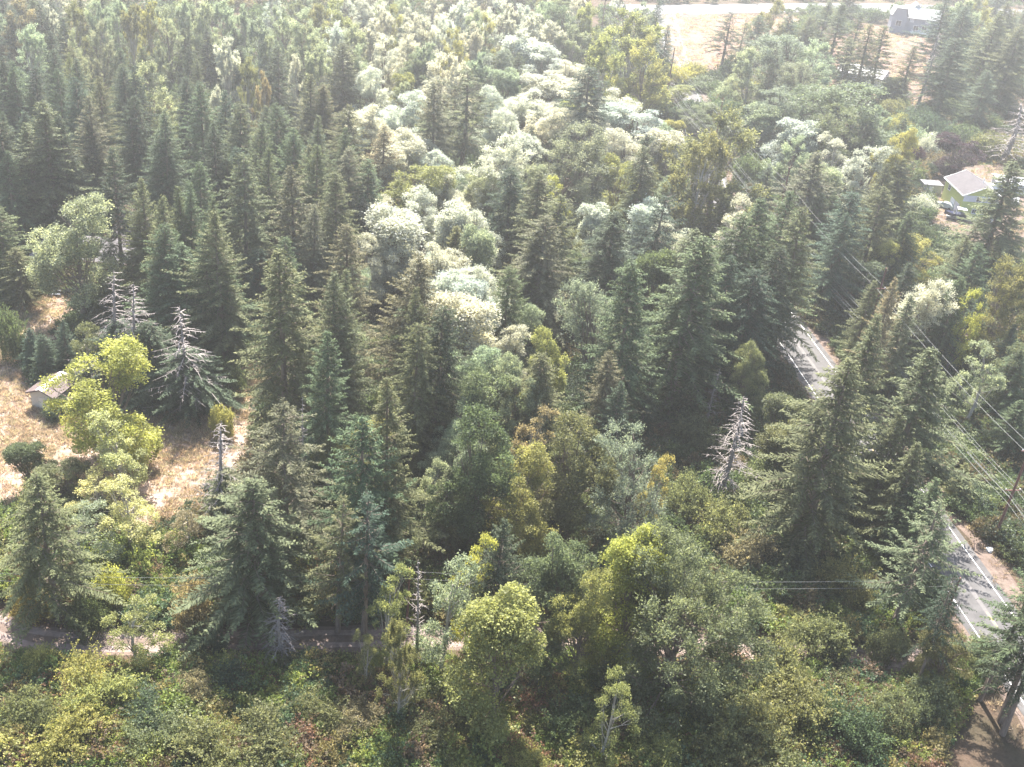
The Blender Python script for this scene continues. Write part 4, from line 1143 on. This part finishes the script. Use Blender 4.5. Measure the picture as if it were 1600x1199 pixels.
WORD = dict(py='pale yellow', dk='dark green', bg='blue-green', g='grey-green', ol='olive', br='brown-tipped', yg='yellow-green', lg='light green', pl='pale green', sv='silvery', sd='dull silver-grey', ye='yellow', go='golden', yl='yellowish', wh='glare-whitened', ta='tan', pu='purple', mg='fresh green', bl='deep green')
KW = dict(F='fir', O='bare-trunked fir', T='slim fir', D='shaggy cedar', L='layered fir', M='maple', C='cottonwood', W='fine-leaved tree', G='fine-leaved tree', H='thin-leaved tree', S='dead tree', N='dead stem', B='bush', X='bare-topped conifer')
def auto_label(kind, tint, x, y):
    for nm, f in REGION:
        if f(x, y): return '%s %s in %s' % (WORD[tint], KW[kind], nm), ('%s %ss in %s' % (WORD[tint], KW[kind], nm)).replace('bushs', 'bushes')
def tinted(c, k=0.08, rnd=random.Random(9)):
    r = [rnd.uniform(1 - k, 1 + k) for _ in range(2)]; return (c[0] * r[0] * r[1], c[1] * r[0], c[2] * r[0] / r[1], 1)
FIX = {(150, 555): 3, (106, 303): 1, (750, 655): 1, (878, 848): 0, (790, 945): 2}
def place(kind, x, y, w, H, tint, label=None, auto=False):
    rnd = random.Random(int(x) * 7919 + int(y) * 31 + 5)
    if kind in 'FOTDL': H *= 0.84; w *= {'F': 1.62 if y < 420 else 1.3, 'T': 1.5, 'D': 1.3, 'L': 1.3, 'O': 1.25}[kind]
    elif kind in 'XSN': w *= 1.3
    elif kind != 'B': H *= 0.97; w *= 1.12
    for q in (1, 0.93, 0.86, 0.79, 0.72, 1.1, 0.65, 1.2, 0.58, 0.5, 0.42):   # nothing grows in a house, on the road or (tall trees) in the clearings
        tip = at(x, y, H * q)
        if (clear_of(tip.x, tip.y, 6.0, 2.4) if kind in 'FOTDLCG' and label is None else not any(in_poly(tip.x, tip.y, p) for p in HOUSES) and np.min(np.hypot(RA[:, 0] - tip.x, RA[:, 1] - tip.y)) > 5.0): H *= q; break
    tip = at(x, y, H); base = Vector((tip.x, tip.y, 0)); d = dist((tip.x, tip.y, H * 0.55)); R = max(0.6, w * d / FPX / 2 * 1.08)
    lb, gr = auto_label(kind, tint, x, y)
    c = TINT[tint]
    if kind == 'B':
        m = B_MESH[rnd.randrange(4)]; t = bpy.data.objects.new('shrub', m); COL.objects.link(t); t.location = base; t.rotation_euler = (0, 0, rnd.uniform(0, 6.28))
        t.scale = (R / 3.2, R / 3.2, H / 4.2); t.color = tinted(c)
        tag(t, label or lb, 'shrub', gr)
    else:
        kk = 'D' if kind == 'X' else kind; var = KIND[kk]; tr, cr, h0, r0 = var[FIX.get((int(x), int(y)), rnd.randrange(len(var))) % len(var)]
        nm = 'dead_topped_conifer' if kind == 'X' else NAMES[kind]
        t = empty(nm, base, rnd.uniform(0, 6.28)); tag(t, label or lb, 'conifer tree' if kind == 'X' else CATS[kind], gr)
        t.rotation_euler = (rnd.gauss(0, 0.022), rnd.gauss(0, 0.022), rnd.uniform(0, 6.28))
        if kind == 'X':
            a, b_, h1, r1 = KIND['S'][rnd.randrange(2)]
            t.scale = (1, 1, 1); s1 = R / r1 * 0.85
            o1 = child('trunk', a, t); o1.scale = (1.3, 1.3, H / h1); o2 = child('dead_branches', b_, t); o2.scale = (s1 * 1.2, s1 * 1.2, H / h1)
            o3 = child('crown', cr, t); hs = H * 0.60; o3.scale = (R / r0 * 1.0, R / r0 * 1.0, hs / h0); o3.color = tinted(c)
        else:
            s = R / r0; sz = H / h0
            if kind in 'FOTDL': s = min(s, sz * 2.0)
            st = 0.5 * (s + sz) if kind not in 'S' else s
            o1 = child('trunk', tr, t); o1.scale = (min(s, st * 1.2), min(s, st * 1.2), sz) if kind in 'SN' else (s, s, sz)
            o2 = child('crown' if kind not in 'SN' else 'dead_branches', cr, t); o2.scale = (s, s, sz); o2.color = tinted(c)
            if kind in 'SN' and tint == 'ta': o2.color = tinted(c)
    for q_ in t.children:
        if q_.name.startswith('dead_branches'): q_['kind'] = 'stuff'
    placed.append((base.x, base.y, R, H, kind, auto)); MADE.append((t, x, y + (6 if kind == 'B' else 14), WORD[tint] + ' ' + KW[kind], label)); return t
for ln in TREES.strip().splitlines():
    a, _, lab = ln.partition('|'); k, x, y, w, H, c = a.split(); place(k, float(x), float(y), float(w), float(H), c, lab.strip() or None)

# ---- further trees of the wood, where the photograph shows closed canopy between the ones listed above
# picture regions that the photograph keeps open (seen from the drone they show ground, road or houses)
OPEN = [((1205, 480), (1330, 620)), ((1480, 860), (1600, 1080)), ((0, 560), (420, 850)), ((40, 385), (210, 470)), ((1440, 200), (1600, 345)), ((1370, 5), (1460, 70)), ((1040, 5), (1240, 90)),
        ((0, 870), (480, 1035)), ((1130, 880), (1400, 1000)), ((1040, 900), (1200, 1100)), ((1300, 90), (1385, 140)), ((165, 270), (205, 390)), ((1100, 270), (1145, 345)), ((1500, 640), (1600, 860)), ((1095, 620), (1195, 800)), ((150, 425), (250, 560)), ((255, 470), (320, 640)), ((0, 440), (130, 560)), ((1370, 640), (1420, 790))]
def hits_open(base, H, R):
    x0, y0 = to_px((base[0], base[1], 0)); x1, y1 = to_px((base[0], base[1], H)); d = dist((base[0], base[1], H / 2)); w = R * FPX / d
    for (ax, ay), (bx, by) in OPEN:
        if min(x0, x1) - w < bx and max(x0, x1) + w > ax and min(y1, y0) < by and max(y0, y1) > ay: return True
    return False
n_auto = 0; tries = 0
while n_auto < 175 and tries < 9000:
    tries += 1
    px, py = rnd.uniform(-60, 1660), -40 + 1100 * rnd.random() ** 1.5
    near = py > 860
    if near: continue
    left = px < 560 - 0.15 * py
    kind = 'F' if left or px > 1120 else rnd.choice('FMMCD')
    band = abs(px - (650 + 0.12 * py)) < 150 - 0.12 * py and py < 600
    if band: kind = rnd.choice('MMC')
    if py < 60: kind = (rnd.choice('FFC') if px < 420 else rnd.choice('CCM')) if px < 1050 else 'F'
    H = {'F': rnd.uniform(17, 23), 'D': rnd.uniform(14, 19)}.get(kind, rnd.uniform(10, 14)); w_m = H * (0.25 if kind in 'FD' else 0.5)
    p = at(px, py, H)
    if p.y > 560 or not clear_of(p.x, p.y, 9, 5): continue
    if hits_open((p.x, p.y), H, w_m / 2): continue
    R = w_m / 2
    if any((p.x - q[0]) ** 2 + (p.y - q[1]) ** 2 < ((R + q[2]) * 0.62) ** 2 for q in placed if q[4] != 'B'): continue
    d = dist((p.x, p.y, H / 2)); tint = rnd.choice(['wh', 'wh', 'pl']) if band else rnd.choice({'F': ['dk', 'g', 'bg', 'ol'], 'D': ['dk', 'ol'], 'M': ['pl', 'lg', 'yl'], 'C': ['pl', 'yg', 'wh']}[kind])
    place(kind, px, py, w_m * FPX / d, H, tint, None, True); n_auto += 1
print('trees listed+auto', len(placed), n_auto, tries)

# ---- every unlabelled tree is told apart by the labelled landmark tree it stands next to
STOP = set('in with among above below beside behind whose standing right left between before rising spreading squeezed poking hugging over at on from growing towards near just standing hanging leaning lowest peeping parked wedged its for to by under seen next apart that out crown past along alone top end'.split())
def alias(lb):
    w = lb.replace(',', ' ,').split(); o = []
    for k in w:
        if k == ',' or (k in STOP and len(o) >= 2): break
        o.append(k)
    return ' '.join(o)
LM = [(x, y, alias(lb)) for t, x, y, ds, lb in MADE if lb and x > -20]
cnt = {}
for q in LM: cnt[q[2]] = cnt.get(q[2], 0) + 1
LM = [q for q in LM if cnt[q[2]] == 1 and 2 <= len(q[2].split()) <= 9]
REL = ['right of', 'above and right of', 'above', 'above and left of', 'left of', 'below and left of', 'below', 'below and right of']
def sector(dx, dy): return int(((math.degrees(math.atan2(-dy, dx)) + 22.5) % 360) // 45)
best = {}
for li, (lx, ly, al) in enumerate(LM):
    for i, (t, x, y, ds, lb) in enumerate(MADE):
        dd = math.hypot(x - lx, y - ly)
        if dd < 1: continue
        k = (li, sector(x - lx, y - ly), ds)
        if k not in best or dd < best[k][0]: best[k] = (dd, i)
options = {}
for (li, sc, ds), (dd, i) in best.items():
    if dd < 330: options.setdefault(i, []).append((dd + 12 * len(LM[li][2].split()), li, sc))
for i, (t, x, y, ds, lb) in enumerate(MADE):
    if lb or i not in options: continue
    ok = [o_ for o_ in sorted(options[i]) if len((ds + ' first ' + REL[o_[2]] + ' the ' + LM[o_[1]][2]).split()) <= 15]
    if ok: t['label'] = '%s nearest %s the %s' % (ds, REL[ok[0][2]], LM[ok[0][1]][2])
print('landmarks', len(LM), 'still shared', sum(1 for i, m in enumerate(MADE) if not m[4] and i not in options))

# ------------------------------------------------------------------ undergrowth (one object, instanced shrubs)
SH = [shrub_mesh('shrub_form', M_UNDER, 300 + k, R=1.6, H=1.7, nclump=18, leaf=0.17, per=125, spiky=k % 2 == 0) for k in range(5)]
rg = np.random.default_rng(5); pts = []; scl = []; tint = []
PAL_N = [(0.07, 0.10, 0.035), (0.10, 0.13, 0.04), (0.14, 0.16, 0.05), (0.15, 0.13, 0.06), (0.11, 0.08, 0.055), (0.05, 0.08, 0.045), (0.09, 0.10, 0.05), (0.12, 0.07, 0.05), (0.17, 0.17, 0.07)]
PAL_P = [0.17, 0.2, 0.14, 0.12, 0.08, 0.11, 0.1, 0.03, 0.05]
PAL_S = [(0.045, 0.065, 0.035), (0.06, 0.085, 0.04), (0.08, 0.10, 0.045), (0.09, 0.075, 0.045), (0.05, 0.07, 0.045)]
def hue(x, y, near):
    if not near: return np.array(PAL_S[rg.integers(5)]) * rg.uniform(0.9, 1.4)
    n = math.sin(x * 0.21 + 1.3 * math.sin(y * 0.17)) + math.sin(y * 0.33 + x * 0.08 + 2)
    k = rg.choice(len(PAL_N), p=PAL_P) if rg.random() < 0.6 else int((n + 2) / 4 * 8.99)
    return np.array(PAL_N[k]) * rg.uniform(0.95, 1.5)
# jittered grid over the ground the camera sees
for px in np.arange(-90, 1700, 1.0):
    pass
def scatter(n, y0, y1, near, smin, smax):
    k = 0
    while k < n:
        px = rg.uniform(-120, 1720); yv = rg.uniform(y0, y1); q = at(px, 600); x = q.x / q.y * yv
        if not clear_of(x, yv, 6.3, 3.6 if px < 1450 else 2.5): k += 0.25; continue
        k += 1; s = rg.uniform(smin, smax) * (1.25 if rg.random() < 0.15 else 1)
        pts.append((x, yv, 0)); scl.append((s, s, s * rg.uniform(0.8, 1.3))); tint.append(hue(x, yv, near))
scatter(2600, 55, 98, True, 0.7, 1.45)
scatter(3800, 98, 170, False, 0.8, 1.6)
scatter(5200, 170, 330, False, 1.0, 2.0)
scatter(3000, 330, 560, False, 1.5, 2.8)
# low weeds on the fringe of the fields and verges
me = bpy.data.meshes.new('undergrowth'); me.vertices.add(len(pts)); me.vertices.foreach_set('co', np.array(pts, dtype=np.float32).ravel())
a = me.attributes.new('size', 'FLOAT_VECTOR', 'POINT'); a.data.foreach_set('vector', np.array(scl, dtype=np.float32).ravel())
a = me.attributes.new('tint', 'FLOAT_COLOR', 'POINT'); a.data.foreach_set('color', np.concatenate([np.array(tint), np.ones((len(tint), 1))], 1).astype(np.float32).ravel())
a = me.attributes.new('turn', 'FLOAT_VECTOR', 'POINT'); tv = np.zeros((len(pts), 3), dtype=np.float32); tv[:, 2] = rg.uniform(0, 6.28, len(pts)); a.data.foreach_set('vector', tv.ravel())
a = me.attributes.new('form', 'INT', 'POINT'); a.data.foreach_set('value', rg.integers(0, 5, len(pts)).astype(np.int32))
me.update()
def instancer(name, me, meshes, mat_):
    ob = bpy.data.objects.new(name, me); COL.objects.link(ob)
    ng = bpy.data.node_groups.new(name + '_scatter', 'GeometryNodeTree'); ng.interface.new_socket('Geometry', in_out='INPUT', socket_type='NodeSocketGeometry'); ng.interface.new_socket('Geometry', in_out='OUTPUT', socket_type='NodeSocketGeometry')
    n = ng.nodes; l = ng.links; gi = n.new('NodeGroupInput'); go = n.new('NodeGroupOutput')
    srcs = n.new('GeometryNodeGeometryToInstance')
    for k, m in reversed(list(enumerate(meshes))):
        so = bpy.data.objects.new('shrub_form', m); oi = n.new('GeometryNodeObjectInfo'); oi.inputs['Object'].default_value = so; l.new(oi.outputs['Geometry'], srcs.inputs[0])
    iop = n.new('GeometryNodeInstanceOnPoints'); l.new(gi.outputs[0], iop.inputs['Points']); l.new(srcs.outputs[0], iop.inputs['Instance']); iop.inputs['Pick Instance'].default_value = True
    def attr(nm, ty):
        a = n.new('GeometryNodeInputNamedAttribute'); a.data_type = ty; a.inputs['Name'].default_value = nm; return a.outputs[0]
    l.new(attr('form', 'INT'), iop.inputs['Instance Index']); l.new(attr('size', 'FLOAT_VECTOR'), iop.inputs['Scale'])
    er = n.new('FunctionNodeEulerToRotation'); l.new(attr('turn', 'FLOAT_VECTOR'), er.inputs[0]); l.new(er.outputs[0], iop.inputs['Rotation'])
    l.new(iop.outputs[0], go.inputs[0]); md = ob.modifiers.new('scatter', 'NODES'); md.node_group = ng
    tag(ob, kind='stuff'); return ob
instancer('undergrowth', me, SH, M_UNDER)

# dry grass tufts on the fields, lawns and verges (one object)
def tuft_mesh(seed):
    r = np.random.default_rng(seed); n = 34; az = r.uniform(0, 6.28, n); o = np.stack([np.cos(az), np.sin(az), np.zeros(n)], 1)
    P = o * r.uniform(0, 0.35, (n, 1)); D = norm(o * r.uniform(0.2, 1.1, (n, 1)) + np.array([0, 0, 1.0])) * r.uniform(0.25, 0.6, (n, 1)); W = norm(np.cross(D, r.normal(0, 1, (n, 3)))) * 0.03
    v, f = kites(P, D, W); return mesh_np('tuft_form', v, f, M_UNDER, np.clip(r.normal(0.5, 0.2, n), 0, 1))
TU = [tuft_mesh(400 + k) for k in range(5)]; tp = []; tt = []; ts = []
def tufts(poly, n, cols, smin=0.6, smax=1.5):
    xs_ = [p[0] for p in poly]; ys_ = [p[1] for p in poly]; k = 0
    while k < n:
        x, y = rg.uniform(min(xs_), max(xs_)), rg.uniform(min(ys_), max(ys_)); k += 0.3
        if not in_poly(x, y, poly) or np.min(np.hypot(DA[:, 0] - x, DA[:, 1] - y)) < 2: continue
        if math.sin(x * 0.35 + 2 * math.sin(y * 0.2)) + rg.normal(0, 0.6) < -0.5: continue
        k += 0.7; s = rg.uniform(smin, smax); tp.append((x, y, 0)); ts.append((s, s, s * rg.uniform(0.5, 1.1))); tt.append(np.array(cols[rg.integers(len(cols))]) * rg.uniform(0.8, 1.2))
STR = [(0.37, 0.29, 0.23), (0.30, 0.22, 0.175), (0.42, 0.34, 0.265), (0.27, 0.24, 0.165)]
tufts(POLY['field'], 9000, STR); tufts(POLY['lawn_front'], 1500, STR); tufts(POLY['clearing_strip'], 900, STR)
tufts(POLY['yard'], 1500, STR + [(0.12, 0.13, 0.06)]); tufts(POLY['lawn_r'], 2200, [(0.09, 0.11, 0.045), (0.13, 0.14, 0.06), (0.2, 0.15, 0.08)], 1.0, 2.4)
tufts(POLY['far_yard'], 1500, STR, 1.2, 2.4); tufts(POLY['far_field'], 1500, STR, 1.2, 2.4)
for p_ in road_pts:
    for sg in (-1, 1):
        for _ in range(7):
            if 60 < p_.y < 260:
                w_ = rg.uniform(4.6, 7.6) * sg; tp.append((p_.x + w_ + rg.normal(0, 0.4), p_.y + rg.normal(0, 1.2), 0)); s = rg.uniform(0.6, 1.5); ts.append((s, s, s * 0.8)); tt.append(np.array(STR[rg.integers(4)]) * 0.8)
me = bpy.data.meshes.new('dry_grass_tufts'); me.vertices.add(len(tp)); me.vertices.foreach_set('co', np.array(tp, dtype=np.float32).ravel())
a = me.attributes.new('size', 'FLOAT_VECTOR', 'POINT'); a.data.foreach_set('vector', np.array(ts, dtype=np.float32).ravel())
a = me.attributes.new('tint', 'FLOAT_COLOR', 'POINT'); a.data.foreach_set('color', np.concatenate([np.array(tt), np.ones((len(tt), 1))], 1).astype(np.float32).ravel())
a = me.attributes.new('turn', 'FLOAT_VECTOR', 'POINT'); tv = np.zeros((len(tp), 3), dtype=np.float32); tv[:, 2] = rg.uniform(0, 6.28, len(tp)); a.data.foreach_set('vector', tv.ravel())
a = me.attributes.new('form', 'INT', 'POINT'); a.data.foreach_set('value', rg.integers(0, 5, len(tp)).astype(np.int32)); me.update()
instancer('dry_grass', me, TU, M_UNDER)
print('triangles', sum(sum(len(p.vertices) - 2 for p in m.polygons) for m in bpy.data.meshes if m.name.startswith(('trunk', 'dead'))) + sum(2 * len(m.polygons) for m in bpy.data.meshes if not m.name.startswith(('trunk', 'dead'))))

# ------------------------------------------------------------------ far wood behind the top edge and haze
rg2 = random.Random(3)
# haze
hz = MB(); hz.box((0, 2400, 44.5), (6060, 6060, 91.0)); o = hz.build('haze', plain('haze_placeholder', (1, 1, 1))); tag(o, kind='stuff')
hm = bpy.data.materials.new('haze'); hm.use_nodes = True; hm.node_tree.nodes.clear(); hv_ = hm.node_tree.nodes.new('ShaderNodeVolumePrincipled'); ho = hm.node_tree.nodes.new('ShaderNodeOutputMaterial')
hv_.inputs['Color'].default_value = (0.94, 0.95, 0.97, 1); hv_.inputs['Density'].default_value = HAZE_DENSITY; hv_.inputs['Anisotropy'].default_value = HAZE_G
hm.node_tree.links.new(hv_.outputs[0], ho.inputs['Volume']); o.data.materials.clear(); o.data.materials.append(hm)
